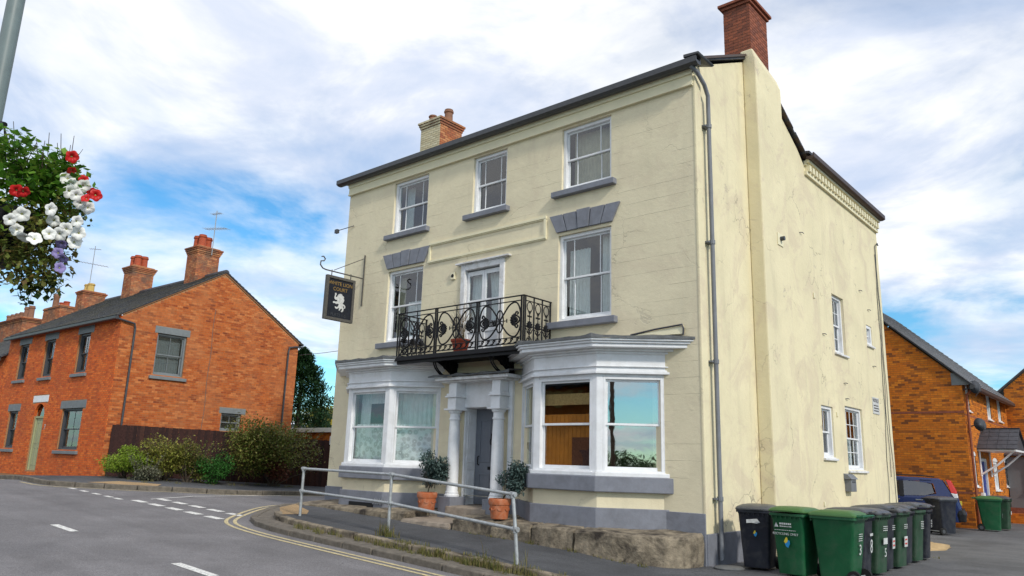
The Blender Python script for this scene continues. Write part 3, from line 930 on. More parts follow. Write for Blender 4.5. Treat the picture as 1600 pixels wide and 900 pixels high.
for bi, bd in enumerate(BAYS):
    zb = .35
    base = build(B().prism(plan(bd, -.02), zb, 1.22), 'bay_window', 'cream_front', H, bev=.01)
    build(B().prism(plan(bd, .045), zb-.1, .92), 'plinth', 'grey_paint', base, bev=.012)
    build(B().prism(plan(bd, .10), 1.20, 1.475), 'sill', 'grey_paint', base, bev=.015)
    b = B().prism(plan(bd, .055), 1.475, 1.55)
    build(b, 'window_board', 'white_paint', base, bev=.01)
    pl = plan(bd, 0.0)
    # facets left to right: left cant, front, right cant
    fl = [(pl[3], pl[2]), (pl[2], pl[1]), (pl[1], pl[0])]
    posts = B()
    for fi, (p, q) in enumerate(fl):
        F, L = facet(p, q)
        pw = .115
        posts.fbox(F, 0, pw, -.14, .0, 1.55, 3.40); posts.fbox(F, L-pw, L, -.14, .0, 1.55, 3.40)
        posts.fbox(F, pw, L-pw, -.14, -.01, 3.31, 3.40)
        wn = sash_window(base, F, pw, L-pw, 1.55, 3.31, .03, cols=(0, 1), box=.05, room=0, split=.50, name='sash_frame', gl='film_glass' if (bi == 1 and fi == 2) else 'glass')
        if bi == 0:
            if fi == 2:
                curtain(base, F, pw+.05, L-pw-.05, 2.35, 3.28, -.30, 'curtain', 9, .03)
                curtain(base, F, pw, L-pw, 1.58, 2.5, -.22, 'lace', 5, .012, name='net_curtain')
            elif fi == 1:
                curtain(base, F, pw+.02, pw+.4, 1.6, 3.25, -.34, 'curtain', 4, .03)
                curtain(base, F, pw+.35, L-.2, 3.0, 3.25, -.32, 'curtain', 9, .02)
                curtain(base, F, pw, L-pw, 1.58, 2.5, -.22, 'lace', 6, .012, name='net_curtain')
            else: curtain(base, F, pw, L-pw, 1.6, 2.4, -.2, 'lace', 5, .01, name='net_curtain')
        else:
            b = B().fbox(F, pw+.03, L-pw-.03, -.19, -.17, 3.20, 3.34)
            build(b, 'blind', 'dark_frame', base)
            if fi == 1:      # boarded screen and pelmet standing inside the front light
                nb_ = 14
                for k in range(nb_):
                    u0_ = pw-.05+(L-2*pw+.1)*k/nb_; u1_ = pw-.05+(L-2*pw+.1)*(k+1)/nb_-.008
                    build(B().fbox(F, u0_, u1_, -.16, -.145, 1.48, 2.62), 'screen_board', 'wood_orange', base)
                build(B().fbox(F, pw-.05, L-pw+.05, -.17, -.15, 2.80, 3.02), 'pelmet', 'pelmet', base)
                build(B().fbox(F, L-pw-.55, L-pw+.05, -.144, -.138, 1.52, 2.18), 'wall_hanging', 'rug_red', base)
    build(posts, 'mullion', 'white_paint', base, bev=.008)
    # entablature
    build(B().prism(plan(bd, .02), 3.40, 3.80), 'frieze', 'white_paint', base)
    b = B()
    for o, z0, z1 in ((.075, 3.36, 3.405), (.045, 3.405, 3.44), (.06, 3.49, 3.51)):
        b.prism(plan(bd, o), z0, z1)
    build(b, 'architrave', 'white_paint', base, bev=.006)
    b = B()
    for o, z0, z1 in ((.06, 3.74, 3.785), (.13, 3.785, 3.83), (.30, 3.83, 3.90), (.34, 3.90, 3.945), (.38, 3.945, 3.985)):
        b.prism(plan(bd, o), z0, z1)
    build(b, 'cornice', 'white_paint', base, bev=.012)
    # lead flat, dressed over the edge
    q0 = plan(bd, .40); q1 = plan(bd, .05)
    b = B(); n = 14; ring0 = []; ring1 = []; ring2 = []
    for k in range(3):
        for i in range(n):
            t = i/n
            x = q0[k][0]+(q0[k+1][0]-q0[k][0])*t; y = q0[k][1]+(q0[k+1][1]-q0[k][1])*t
            x1 = q1[k][0]+(q1[k+1][0]-q1[k][0])*t; y1 = q1[k][1]+(q1[k+1][1]-q1[k][1])*t
            ring0.append((x, y, 3.982+rnd.uniform(-.005, .004))); ring1.append((x, y, 4.02+rnd.uniform(0, .03)+(.03 if i == 0 and k else 0)))
            ring2.append((x1, y1*.4+.0, 4.12+rnd.uniform(0, .02)))
    ring0.append((q0[3][0], q0[3][1], 3.98)); ring1.append((q0[3][0], q0[3][1], 4.02)); ring2.append((q1[3][0], .0, 4.12))
    b.loft([ring0, ring1, ring2], cap=False, closed=False)
    b.add([ring2[0], ring2[-1], (q1[3][0], .0, 4.13), (q1[0][0], .0, 4.13)], [(0, 1, 2, 3)])
    build(b, 'lead_roof', 'lead', base)
    # the room behind the bay
    F0 = FRONT
    room_box(base, F0, bd['xl']+.0, bd['xr']-.0, .9, 3.6, -.16, 2.2, (bd['xl']+.25, bd['xr']-.25, 1.5, 3.34), 'interior')
    build(B().prism(plan(bd, -.06), 1.2, 1.46), 'inner_sill', 'white_paint', base)
# flashing running up to the right of the right bay
b = B().hexa([(-1.5, -.06, 4.13), (-.32, -.05, 4.10), (-.32, .02, 4.10), (-1.5, .02, 4.13), (-1.5, -.04, 4.16), (-.32, -.03, 4.26), (-.32, .02, 4.26), (-1.5, .02, 4.16)])
build(b, 'flashing', 'cream_trim', H)
b = B().tube([(-1.45, -.05, 4.17), (-.9, -.05, 4.235), (-.33, -.05, 4.275), (-.30, -.05, 4.2), (-.31, -.05, 4.08)], .018, 6)
build(b, 'flashing_edge', 'slate_edge', H)
# ---------------------------------------------------------------- entrance
DX = -5.34
ent = build(B().fbox(FRONT, -5.88, -4.80, .0, .06, 2.87, 3.42), 'entrance', 'white_paint', H)
for s_ in (-1, 1):
    cx = DX+s_*.665
    b = B().box(cx-.19, cx+.19, -.46, .02, .45, .90)
    build(b, 'pedestal', 'grey_paint', ent, bev=.012)
    b = B().lathe([(.17, .90), (.175, .93), (.15, .965), (.155, .99), (.135, 1.02), (.138, 1.5), (.130, 2.2), (.118, 2.55), (.118, 2.57), (.135, 2.58), (.135, 2.61), (.118, 2.62), (.118, 2.72), (.15, 2.74), (.165, 2.79)], 20, (cx, -.23, 0))
    build(b, 'column', 'white_paint', ent, smooth=True)
    b = B()
    b.box(cx-.19, cx+.19, -.42, .0, 2.79, 2.83)
    b.box(cx-.13, cx+.13, -.36, .0, 2.83, 3.08)
    b.box(cx-.18, cx+.18, -.41, .0, 3.08, 3.12)
    b.box(cx-.155, cx+.155, -.385, .0, 3.12, 3.17)
    b.box(cx-.12, cx+.12, -.35, .0, 3.17, 3.42)
    build(b, 'column_block', 'white_paint', ent, bev=.008)
    b = B().box(cx+(.13 if s_ > 0 else -.24), cx+(.24 if s_ > 0 else -.13), -.07, .02, .88, 3.42)
    build(b, 'pilaster', 'white_paint', ent)
b = B()
b.fbox(FRONT, -6.36, -4.32, -.02, .42, 3.42, 3.455); b.fbox(FRONT, -6.46, -4.22, -.02, .50, 3.455, 3.53)
build(b, 'canopy', 'white_worn', ent, bev=.01)
# ragged old slate-and-lead cover on the canopy
vs = []; fs = []
nn = 16
for i in range(nn+1):
    x = -6.62+2.5*i/nn
    h = .02*math.sin(i*1.3)+rnd.uniform(0, .03)
    vs += [(x, -.56+rnd.uniform(-.02, .02), 3.532), (x, -.57+rnd.uniform(-.02, .02), 3.56+h), (x, -.2, 3.60+h), (x, .01, 3.66)]
for i in range(nn):
    for k in range(3): fs.append((4*i+k, 4*i+4+k, 4*i+5+k, 4*i+1+k))
build(B().add(vs, fs), 'canopy_cover', 'lead', ent)
b = B().fbox(FRONT, -6.25, -4.12, -.01, .012, 3.62, 3.80)
build(b, 'canopy_flashing', 'cream_trim', ent)
# panelled reveal and the door
RL = lambda u, d, z: (-5.88+d, u, z)
RR = lambda u, d, z: (-4.80-d, u, z)
for F in (RL, RR):
    b = B().fbox(F, -.02, .38, -.03, .012, .72, 2.87)
    rv = build(b, 'reveal_panelling', 'white_paint', ent)
    for z0, z1 in ((.86, 1.52), (1.64, 2.36), (2.48, 2.76)):
        q = B()
        q.fbox(F, .06, .31, .012, .022, z0, z0+.03); q.fbox(F, .06, .31, .012, .022, z1-.03, z1)
        q.fbox(F, .06, .09, .012, .022, z0+.03, z1-.03); q.fbox(F, .28, .31, .012, .022, z0+.03, z1-.03)
        q.fbox(F, .12, .25, .012, .02, z0+.065, z1-.065)
        build(q, 'panel', 'white_paint', rv, bev=.006)
b = B().box(-5.9, -4.78, -.0, .56, 2.86, 2.9); build(b, 'recess_ceiling', 'white_paint', ent)
dr = build(B().box(-5.87, -4.81, .34, .39, .74, 2.87), 'front_door', 'door_grey', H, bev=.004)
DF = lambda u, d, z: (u, .34-d, z)
for x0, x1, z0, z1 in ((-5.74, -5.40, .95, 1.42), (-5.28, -4.94, .95, 1.42), (-5.74, -5.40, 1.66, 2.62), (-5.28, -4.94, 1.66, 2.62)):
    q = B()
    q.fbox(DF, x0, x1, 0, .014, z0, z0+.035); q.fbox(DF, x0, x1, 0, .014, z1-.035, z1)
    q.fbox(DF, x0, x0+.035, 0, .014, z0+.035, z1-.035); q.fbox(DF, x1-.035, x1, 0, .014, z0+.035, z1-.035)
    build(q, 'door_panel', 'door_grey', dr, bev=.004)
build(B().fbox(DF, -5.46, -5.22, 0, .018, 1.50, 1.57), 'letterbox', 'black_iron', dr, bev=.004)
build(B().tube([DF(-5.74, .0, 1.60), DF(-5.74, .05, 1.62), DF(-5.74, .05, 1.78), DF(-5.74, 0, 1.80)], .013, 6), 'handle', 'black_iron', dr)
kn = B().tube([DF(-5.34+.05*math.cos(t), .03, 2.12+.07*math.sin(t)) for t in [k*math.pi/5 for k in range(10)]], .012, 6, closed=True)
kn.fbox(DF, -5.37, -5.31, 0, .03, 2.17, 2.30)
build(kn, 'knocker', 'black_iron', dr)
b = B().hexa([(-5.95, -.5, .30), (-4.75, -.5, .30), (-4.75, .6, .30), (-5.95, .6, .30), (-5.95, -.47, .715), (-4.75, -.47, .70), (-4.75, .6, .73), (-5.95, .6, .735)])
build(b, 'doorstep', 'step_stone', ent, bev=.025)
# small shield plaque by the door and a cable clip box
b = B().fprism(FRONT, [(-4.02, 1.96), (-3.94, 1.90), (-3.86, 1.96), (-3.85, 2.10), (-4.03, 2.10)], 0, .025)
build(b, 'shield_plaque', 'brass', H, bev=.006)
b = B(); b.fbox(FRONT, -6.57, -6.43, 0, .05, 5.98, 6.16)
vb = build(b, 'wall_vent', 'cream_trim', H, bev=.008)
build(B().lathe([(.0, .05), (.045, .05), (.045, .056), (.0, .056)], 14).__class__().loft([[FRONT(-6.5+.045*math.cos(t), d, 6.07+.045*math.sin(t)) for t in [k*math.pi/8 for k in range(16)]] for d in (.045, .055)]), 'vent_hole', 'black_iron', vb)

# ---------------------------------------------------------------- balcony
X0, X1, YB, ZF = -7.36, -3.47, -.92, 4.02
bal = build(B().box(X0-.03, X1+.03, YB-.04, .02, ZF-.10, ZF), 'balcony', 'black_iron', H, bev=.008)
b = B(); b.box(X0, X1, YB+.02, YB+.06, ZF-.17, ZF-.10); build(b, 'edge_beam', 'black_iron', bal)
for cx in (-6.25, -4.5):
    b = B()
    for d in (-.03, .03):
        P = lambda y, z: (cx+d, y, z)
        b.tube([P(0, ZF-.55), P(0, ZF-.10)], .016, 5)
        arc = [P(-.02-.72*math.sin(t), ZF-.12-.40*(math.cos(t))) for t in [k*math.pi/2/8 for k in range(9)]]
        b.tube(arc, .018, 5)
        b.tube([P(-.12-.1*math.cos(t), ZF-.24+.1*math.sin(t)) for t in [k*math.pi/5 for k in range(10)]], .012, 4, closed=True)
        b.tube([P(-.34-.08*math.cos(t), ZF-.2+.08*math.sin(t)) for t in [k*math.pi/5 for k in range(10)]], .012, 4, closed=True)
    b.box(cx-.035, cx+.035, -.78, .0, ZF-.13, ZF-.10); b.box(cx-.035, cx+.035, -.05, .0, ZF-.6, ZF-.10)
    b.add([(cx, 0, ZF-.52), (cx, 0, ZF-.12), (cx, -.72, ZF-.12), (cx, -.45, ZF-.24), (cx, -.2, ZF-.40)], [(0, 1, 2, 3, 4)])
    build(b, 'bracket', 'black_iron', bal)
def spiral(P, cu, cz, r0, r1, a0, a1, n=14):
    return [P(cu+(r0+(r1-r0)*k/n)*math.cos(a0+(a1-a0)*k/n), cz+(r0+(r1-r0)*k/n)*math.sin(a0+(a1-a0)*k/n)) for k in range(n+1)]
def ell(P, cu, cz, ru, rz, n=22): return [P(cu+ru*math.cos(2*math.pi*k/n), cz+rz*math.sin(2*math.pi*k/n)) for k in range(n)]
def palmette(b, P, cu, cz, s, dirn, r=.010):
    for k in range(7):
        a = (-72+24*k)*math.pi/180
        ca, sa = math.cos(a)*dirn, math.sin(a)
        b.tube([P(cu, cz), P(cu+ca*s*.55, cz+sa*s*.55), P(cu+ca*s, cz+sa*s)], [r*.6, r*1.25, r*1.5], 5)
    b.tube(ell(P, cu, cz, s*.3, s*.3, 8), r*1.3, 5, closed=True)
    for q in (1, -1):
        st = 0 if dirn > 0 else math.pi
        sp = spiral(P, cu-dirn*s*.30, cz+q*s*.95, s*.40, s*.08, (math.pi*.0 if dirn > 0 else math.pi)-q*dirn*0.6, (math.pi*.0 if dirn > 0 else math.pi)+q*dirn*4.6, 16)
        b.tube(sp, r, 5)
        b.tube([P(cu-dirn*s*.9, cz), P(cu-dirn*s*.55, cz+q*s*.45), sp[0]], r, 5)
def front_panel(P, L):
    b = B(); r = .013
    for z, rr in ((.94, .013), (.17, .012), (.05, .014)): b.tube([P(0, z), P(L, z)], rr, 5)
    cu, cz = L/2, .54
    b.tube([P(cu, .05), P(cu, 1.03)], .012, 5)
    b.tube(ell(P, cu, cz, .10, .24), .016, 5, closed=True)
    b.tube([P(cu-.2, cz), P(cu+.2, cz)], .011, 5)
    for q in (-1, 1):
        b.tube([P(cu+q*.2, cz-.04), P(cu+q*.2, cz+.04)], .013, 5)
        for q2 in (-1, 1): b.tube([P(cu, cz), P(cu+q*.085, cz+q2*.16)], .009, 4)
        # large loop swung from the middle to the outer post
        ou = L/2-.03
        pts = [P(cu, cz), P(cu+q*.12, cz+.16), P(cu+q*.26, cz+.32), P(cu+q*.40, cz+.375), P(cu+q*(ou-.07), cz+.32), P(cu+q*ou, cz+.14), P(cu+q*ou, cz-.14), P(cu+q*(ou-.07), cz-.30), P(cu+q*.40, cz-.35), P(cu+q*.26, cz-.30), P(cu+q*.12, cz-.16), P(cu, cz)]
        P3 = [Vector(p) for p in pts]; sm_ = []
        for i in range(len(P3)-1):
            p0, p1, p2, p3 = P3[max(i-1, 0)], P3[i], P3[i+1], P3[min(i+2, len(P3)-1)]
            for j in range(3):
                t = j/3; sm_.append(.5*((2*p1)+(p2-p0)*t+(2*p0-5*p1+4*p2-p3)*t*t+(3*p1-p0-3*p2+p3)*t**3))
        sm_.append(P3[-1])
        b.tube(sm_, .018, 5)
        palmette(b, P, cu+q*(ou-.13), cz, .135, -q, .019)
    b.tube(ell(P, cu, cz, .03, .03, 8), .014, 5, closed=True)
    # running wave
    n = 7; wl = (L-.06)/n
    for k in range(n):
        u = .03+wl*k
        b.tube([P(u, .06), P(u+wl*.4, .075), P(u+wl*.72, .13)] + spiral(P, u+wl*.62, .115, wl*.30, wl*.08, .6, 4.8, 9), .015, 4)
    return b
def side_panel(P, L):
    b = B()
    for z in (.94, .05): b.tube([P(0, z), P(L, z)], .012, 5)
    n = 3
    for k in range(n+1): b.tube([P(L*k/n, .0), P(L*k/n, 1.03)], .018, 5)
    for k in range(n):
        u = L*(k+.5)/n; h = L/n/2-.03
        b.tube(ell(P, u, .82, h*.8, .10, 14), .011, 5, closed=True)
        b.tube([P(u-.05, .74), P(u, .66), P(u+.05, .74)], .011, 5)
        b.tube([P(u, .72), P(u, .05)], .010, 5)
        b.tube([P(u-.06, .62), P(u+.06, .62)], .020, 5)
        PZ = lambda a, z, u=u: P(u+(z-.36)*-1*0+a, z)
        for q in range(7):
            a = math.radians(18+24*q)
            b.tube([P(u, .36), P(u+math.cos(a)*.07, .36+math.sin(a)*.09), P(u+math.cos(a)*.105, .36+math.sin(a)*.16)], [.008, .016, .018], 5)
        for q in (-1, 1):
            b.tube(spiral(P, u+q*.055, .30, .05, .012, math.pi/2, math.pi/2+q*5.5, 12), .011, 5)
            b.tube(spiral(P, u+q*.055, .13, .05, .012, -math.pi/2, -math.pi/2-q*5.5, 12), .011, 5)
            b.tube([P(u+q*.11, .36), P(u, .22), P(u+q*.11, .08)], .010, 5)
    return b
pw = (X1-X0-.28)/3
for k in range(3):
    u0 = X0+.05+k*(pw+.09)
    build(front_panel(lambda u, z, u0=u0: (u0+u, YB, ZF+z), pw), 'railing_panel', 'black_iron', bal, fix=False)
for xx in (X0, X1):
    build(side_panel(lambda u, z, xx=xx: (xx, YB+.06+u, ZF+z), -YB-.09), 'railing_panel', 'black_iron', bal, fix=False)
for xx in (X0+.0, X0+.05+pw+.015, X0+.05+pw+.075, X0+.05+2*(pw+.09)-.075, X0+.05+2*(pw+.09)-.015, X1-.0, X1-.06):
    build(B().box(xx-.014, xx+.014, YB-.014, YB+.014, ZF, ZF+1.03), 'post', 'black_iron', bal)
for xx in (X0, X1):
    build(B().box(xx-.013, xx+.013, -.045, -.015, ZF, ZF+1.03), 'post', 'black_iron', bal)
b = B(); b.box(X0-.02, X1+.02, YB-.022, YB+.022, ZF+1.03, ZF+1.05)
b.box(X0-.02, X0+.02, YB+.022, .01, ZF+1.03, ZF+1.05); b.box(X1-.02, X1+.02, YB+.022, .01, ZF+1.03, ZF+1.05)
build(b, 'handrail', 'black_iron', bal)

# ---------------------------------------------------------------- pipes, cables and small fittings of the house
b = B()
b.tube([(.05, -.2, 9.40), (.12, -.05, 9.30), (.14, .20, 9.12), (.13, .36, 8.95), (.12, .38, 8.6), (.12, .38, .9), (.13, .36, .45), (.14, .34, .12)], .042, 10)
dp = build(b, 'drainpipe', 'grey_pipe', H, smooth=True)
for z in (8.3, 5.9, 3.6, 1.15):
    build(B().tube([(.12, .38, z-.04), (.12, .38, z+.04)], .056, 10).box(-.0, .1, .27, .49, z-.015, z+.015), 'pipe_bracket', 'grey_pipe', dp)
b = B().hexa([(-.05, -.3, 9.56), (.26, -.3, 9.55), (.28, .28, 9.50), (-.05, .25, 9.60), (-.05, -.3, 9.63), (.28, -.3, 9.60), (.32, .32, 9.54), (-.05, .25, 9.68)])
build(b, 'gutter_end', 'gutter', H, bev=.01)
# cables down the far end of the side wall
for k, (y0, y1, zt, zb_) in enumerate(((11.75, 11.35, 8.3, .7), (11.8, 11.7, 8.6, 1.6), (11.85, 11.95, 8.6, .4))):
    pts = []
    for i in range(12):
        t = i/11
        pts.append((.02+.012*math.sin(i*2+k), y0+(y1-y0)*t+.10*math.sin(t*5+k)*t, zt+(zb_-zt)*t))
    build(B().tube(pts, .009, 5), 'cable', 'dark_frame', H)
b = B().tube([(.03, 11.98, 8.65), (.05, 12.02, 8.72), (.05, 12.1, 8.66)], .02, 5)
build(b, 'cable_bracket', 'dark_frame', H)
for (y, z) in ((6.6, 5.05), (8.0, 3.95), (8.05, 3.55), (9.9, 6.8), (10.6, 6.35), (10.7, 4.7), (5.4, 7.4)):
    build(B().tube([(0, y, z), (.05, y+.06, z+.01), (.05, y+.16, z+.005)], .011, 5), 'wall_bracket', 'dark_frame', H)
for (y, z, r_) in ((6.15, 5.95, .07), (7.3, 3.1, .06), (6.0, .95, .05), (4.4, 3.7, .04)):
    build(B().fbox(SIDE, y-r_*.6, y+r_*.6, 0, .03, z-r_, z+r_), 'wall_box', 'cream_trim', H, bev=.008)
# notice
nb = build(B().fbox(SIDE, 10.38, 10.98, 0, .02, 3.33, 3.80), 'notice_board', 'print_white', H, bev=.004)
lettering('NOTICE', .145, 'sign_dark', nb, SIDE, 10.68, .022, 3.66)
for i, s_ in enumerate(('THESE BINS', 'ARE PRIVATE', 'NO TIPPING')):
    b = B()
    # lines too small to read in the photograph: short dark strokes of print
    u = 10.45
    for k in range(9):
        wd = rnd.uniform(.02, .05); b.fbox(SIDE, u, u+wd, .0205, .0215, 3.55-.075*i, 3.585-.075*i); u += wd+.014
        if u > 10.9: break
    build(b, 'print_line', 'sign_dark', nb)
# letter box on the side wall
mbx = build(B().fbox(SIDE, 7.55, 7.95, .0, .16, 1.22, 1.52), 'letter_box', 'grey_pipe', H, bev=.01)
b = B().loft([[SIDE(7.5, d, z) for d, z in ((0, 1.52), (.20, 1.52), (.10, 1.63), (0, 1.66))], [SIDE(8.0, d, z) for d, z in ((0, 1.52), (.20, 1.52), (.10, 1.63), (0, 1.66))]])
build(b, 'lid', 'grey_pipe', mbx, bev=.006)
build(B().fbox(SIDE, 7.63, 7.87, .16, .168, 1.44, 1.47), 'slot', 'dark_frame', mbx)
# flue terminal on the chimney breast
fv = build(B().fbox(SIDE, 3.16, 3.46, .31, .33, 6.50, 6.78), 'flue_plate', 'cream_trim', H, bev=.006)
build(B().tube([(.33, 3.31, 6.66), (.42, 3.31, 6.66)], .05, 10), 'flue', 'dark_frame', fv)
# security camera bracket on the left corner
b = B().tube([(W0+.3, -.02, 8.12), (W0-.22, -.2, 8.02)], .012, 5); b.box(W0-.30, W0-.18, -.24, -.16, 7.95, 8.06)
build(b, 'wall_bracket', 'dark_frame', H)
# air brick and gas vents low on the left bay
b = B().fbox(FRONT, -8.9, -8.0, .80, .81, .56, .66)
build(b, 'vent_slot', 'black_iron', H)
for i in range(2):
    for k in range(5):
        x = -7.98+k*.085
        y0 = -.80
        build(B().lathe([(.028, 0), (.028, .03), (.012, .035)], 8, (0, 0, 0)).__class__().loft([[(x+.028*math.cos(t)*.8+(.03 if i else 0), y0-d, .66+.1*i*.8+.03*math.sin(t)) for t in [q*math.pi/5 for q in range(10)]] for d in (0, .03)]), 'vent_cap', 'grey_pipe', H)
# cream edge strip with lumps near the corner
# ---------------------------------------------------------------- hanging sign
SX = -10.02
sg = thing('hanging_sign', 'black hanging sign with a white lion on an iron wall bracket', 'sign', (SX, 0, 5.7), world=True)
b = B(); b.tube([(SX, -.02, 5.72), (SX, -.02, 7.15)], .022, 6)
b.tube([(SX, -.02, 6.48), (SX, -1.25, 6.48)], .018, 6)
b.tube([(SX, -1.25, 6.48), (SX, -1.36, 6.50), (SX, -1.44, 6.58), (SX, -1.43, 6.68), (SX, -1.34, 6.70), (SX, -1.30, 6.76), (SX, -1.36, 6.82), (SX, -1.42, 6.80)], .018, 6)
b.tube([(SX, -.02, 7.06), (SX, -1.0, 6.52)], .010, 5)
build(b, 'bracket', 'sign_frame', sg)
sy0, sy1, sz0, sz1 = -1.22, -.30, 5.18, 6.36
for y in (sy0+.16, sy1-.14):
    build(B().tube([(SX, y, 6.52), (SX, y, 6.34)], .014, 5), 'hanger', 'sign_frame', sg)
b = B()
t_ = .075
b.box(SX-.05, SX+.05, sy0, sy0+t_, sz0, sz1); b.box(SX-.05, SX+.05, sy1-t_, sy1, sz0, sz1)
b.box(SX-.05, SX+.05, sy0+t_, sy1-t_, sz0, sz0+t_); b.box(SX-.05, SX+.05, sy0+t_, sy1-t_, sz1-t_, sz1)
build(b, 'frame', 'sign_frame', sg, bev=.008)
brd = build(B().box(SX-.02, SX+.02, sy0+t_, sy1-t_, sz0+t_, sz1-t_), 'board', 'sign_dark', sg)
SGN = lambda u, d, z: (SX+.021+d, u, z)
cy = (sy0+sy1)/2
lettering('WHITE LION', .135, 'gold_paint', brd, SGN, cy, .001, 6.13)
lettering('COURT', .135, 'gold_paint', brd, SGN, cy-.0, .001, 5.98)
lettering('FLATS 1-5', .115, 'print_dim', brd, SGN, cy-.01, .001, 5.30)
LION = [(.10, .98), (.22, 1.0), (.24, .90), (.19, .86), (.20, .76), (.29, .80), (.34, .90), (.42, .97), (.55, 1.0), (.66, .97), (.70, .90), (.80, .88), (.84, .80), (.78, .78), (.86, .70), (.82, .58), (.74, .50), (.80, .46), (.90, .44), (.98, .36), (.96, .26), (.88, .24), (.90, .33), (.84, .38), (.80, .34), (.86, .22), (.84, .10), (.76, .03), (.66, .04), (.68, .10), (.74, .14), (.70, .22), (.60, .16), (.58, .10), (.48, .08), (.50, .16), (.52, .24), (.44, .20), (.30, .14), (.20, .18), (.16, .26), (.24, .27), (.32, .24), (.42, .32), (.46, .40), (.40, .44), (.28, .40), (.14, .44), (.02, .42), (.0, .50), (.08, .54), (.20, .52), (.32, .56), (.30, .64), (.22, .62), (.12, .66), (.08, .76), (.12, .86)]
ly0, lz0, lw, lh = cy-.21, 5.42, .42, .50
lp = [(ly0+lw*u, lz0+lh*z) for u, z in LION]
tri = tessellate_polygon([[Vector((u, z, 0)) for u, z in lp]])
b = B().add([SGN(u, .003, z) for u, z in lp], [tuple(t) for t in tri])
build(b, 'lion_emblem', 'print_white', brd, fix=False)

# ---------------------------------------------------------------- stone terrace, steps
ter = thing('stone_terrace', 'low worn stone terrace along the foot of the cream house', 'terrace', (-5, -.6, .3), world=True)
def slab(poly, zt, zb=-.1, bump=.03, seg=.35, m='stone', label=None, name='stone_block'):
    """rough block: top ring jittered"""
    pts = []
    for p, q in zip(poly, poly[1:]+poly[:1]):
        n = max(1, int(math.dist(p, q)/seg))
        for i in range(n): pts.append((p[0]+(q[0]-p[0])*i/n, p[1]+(q[1]-p[1])*i/n))
    J = lambda s: rnd.uniform(-s, s)
    ex = [(J(bump), J(bump)) for _ in pts]
    cx = sum(p[0] for p in pts)/len(pts); cyy = sum(p[1] for p in pts)/len(pts)
    rings = []
    for t, inset in ((0, 0), (.35, .0), (.75, .0), (.93, .012), (1, .045)):
        r = []
        for (x, y), (dx, dy) in zip(pts, ex):
            z = zb+(zt(x, y)-zb)*t
            v = Vector((cx-x, cyy-y)).normalized()*inset
            r.append((x+dx+v.x+J(bump*.4), y+dy+v.y+J(bump*.4), z+(J(bump*.35) if t > .5 else 0)))
        rings.append(r)
    bm = bmesh.new(); me = bpy.data.meshes.new('tmp'); tmp = B().loft(rings); me.from_pydata(tmp.v, [], tmp.f); bm.from_mesh(me)
    bmesh.ops.recalc_face_normals(bm, faces=bm.faces)
    bmesh.ops.triangulate(bm, faces=[f for f in bm.faces if len(f.verts) > 4])
    bmesh.ops.subdivide_edges(bm, edges=[e for e in bm.edges if e.calc_length() > .12], cuts=2, use_grid_fill=True)
    bm.normal_update()
    for v in bm.verts:
        k = mnoise.fractal(v.co*3.1, 1.0, 2.0, 5)*.022+mnoise.fractal(v.co*11, 1.0, 2.0, 3)*.010
        v.co += v.normal*k*(1.0 if v.normal.z < .7 else .45)
    out = B(); bm.verts.index_update()
    out.v = [tuple(v.co) for v in bm.verts]; out.f = [tuple(v.index for v in f.verts) for f in bm.faces]
    bm.free(); bpy.data.meshes.remove(me)
    return build(out, name, m, ter, label=label)
ztop = lambda x, y: .545+.07*min(max((y+1.2)/1.0, 0), 1)+(.0 if x < -2 else -.03*(x+2)/2)
for x0, x1 in ((-10.5, -9.3), (-9.28, -8.2), (-8.18, -7.3), (-7.28, -6.5)):
    slab([(x0, -1.2), (x1, -1.17), (x1, .02), (x0, .02)], lambda x, y: ztop(x, y)+.0, .1)
slab([(-6.47, -1.28), (-5.05, -1.25), (-5.05, -.46), (-6.47, -.46)], lambda x, y: .43+.05*(y+1.2), .1, .015, m='step_stone', name='step')
slab([(-6.47, -.45), (-5.06, -.45), (-5.06, .02), (-6.47, .02)], ztop, .1, .01, m='step_stone', name='step')
xs_ = [-5.02, -3.9, -2.9, -1.95]
for x0, x1 in zip(xs_, xs_[1:]):
    slab([(x0, -1.22), (x1-.02, -1.2), (x1-.02, .02), (x0, .02)], ztop, .0, .022)
slab([(-1.93, -1.22), (-.85, -1.16), (-.30, -.98), (-.03, -.62), (.03, -.05), (-1.93, .02)], lambda x, y: ztop(x, y)-.02*(x+1.9)/1.9, -.1, .035, seg=.22)

# drain grating and rubble at the corner
dg = build(B().lathe([(.24, 0), (.25, .03), (.22, .05), (.0, .055)], 20, (.45, -.05, .03)), 'drain_cover', 'lead', None, smooth=True)
tag(dg, 'round grey drain cover on the ground by the downpipe', 'drain cover')
# ---------------------------------------------------------------- red brick house across the lane
TH = RAD(2)
LZ = .87
A0 = Vector((-22.5, -1.25, LZ))
LH = thing('brick_house', 'two storey red brick end house with grey lintels and slate roof', 'house', tuple(A0), TH)
LF = lambda u, d, z: (u, -d, z)            # front, u from -10.9 to 0
LS = lambda u, d, z: (d, u, z)             # gable, u from 0 to 7.8
LW, LD, LE, LR = 10.9, 7.75, 5.68, 8.05    # length, depth, eave and ridge above its base
def lwin(F, u0, u1, z0, z1): return (u0, u1, z0, z1)
fw_holes = [(-3.50, -2.45, 3.72, 5.25), (-6.75, -5.75, 3.72, 5.25), (-9.55, -8.55, 3.72, 5.25),
            (-4.0, -2.15, .80, 2.35), (-9.55, -8.5, .80, 2.35), (-6.75, -5.70, -.05, 2.62)]
fw_lint = [(-3.62, -2.2, 5.25, 5.56), (-6.9, -5.5, 5.25, 5.56), (-9.7, -8.3, 5.25, 5.56), (-4.2, -1.9, 2.35, 2.64), (-9.72, -8.32, 2.35, 2.64), (-7.05, -5.5, 2.66, 2.93)]
gb_holes = [(1.40, 2.58, 3.66, 5.24), (4.40, 5.30, 1.72, 2.42)]
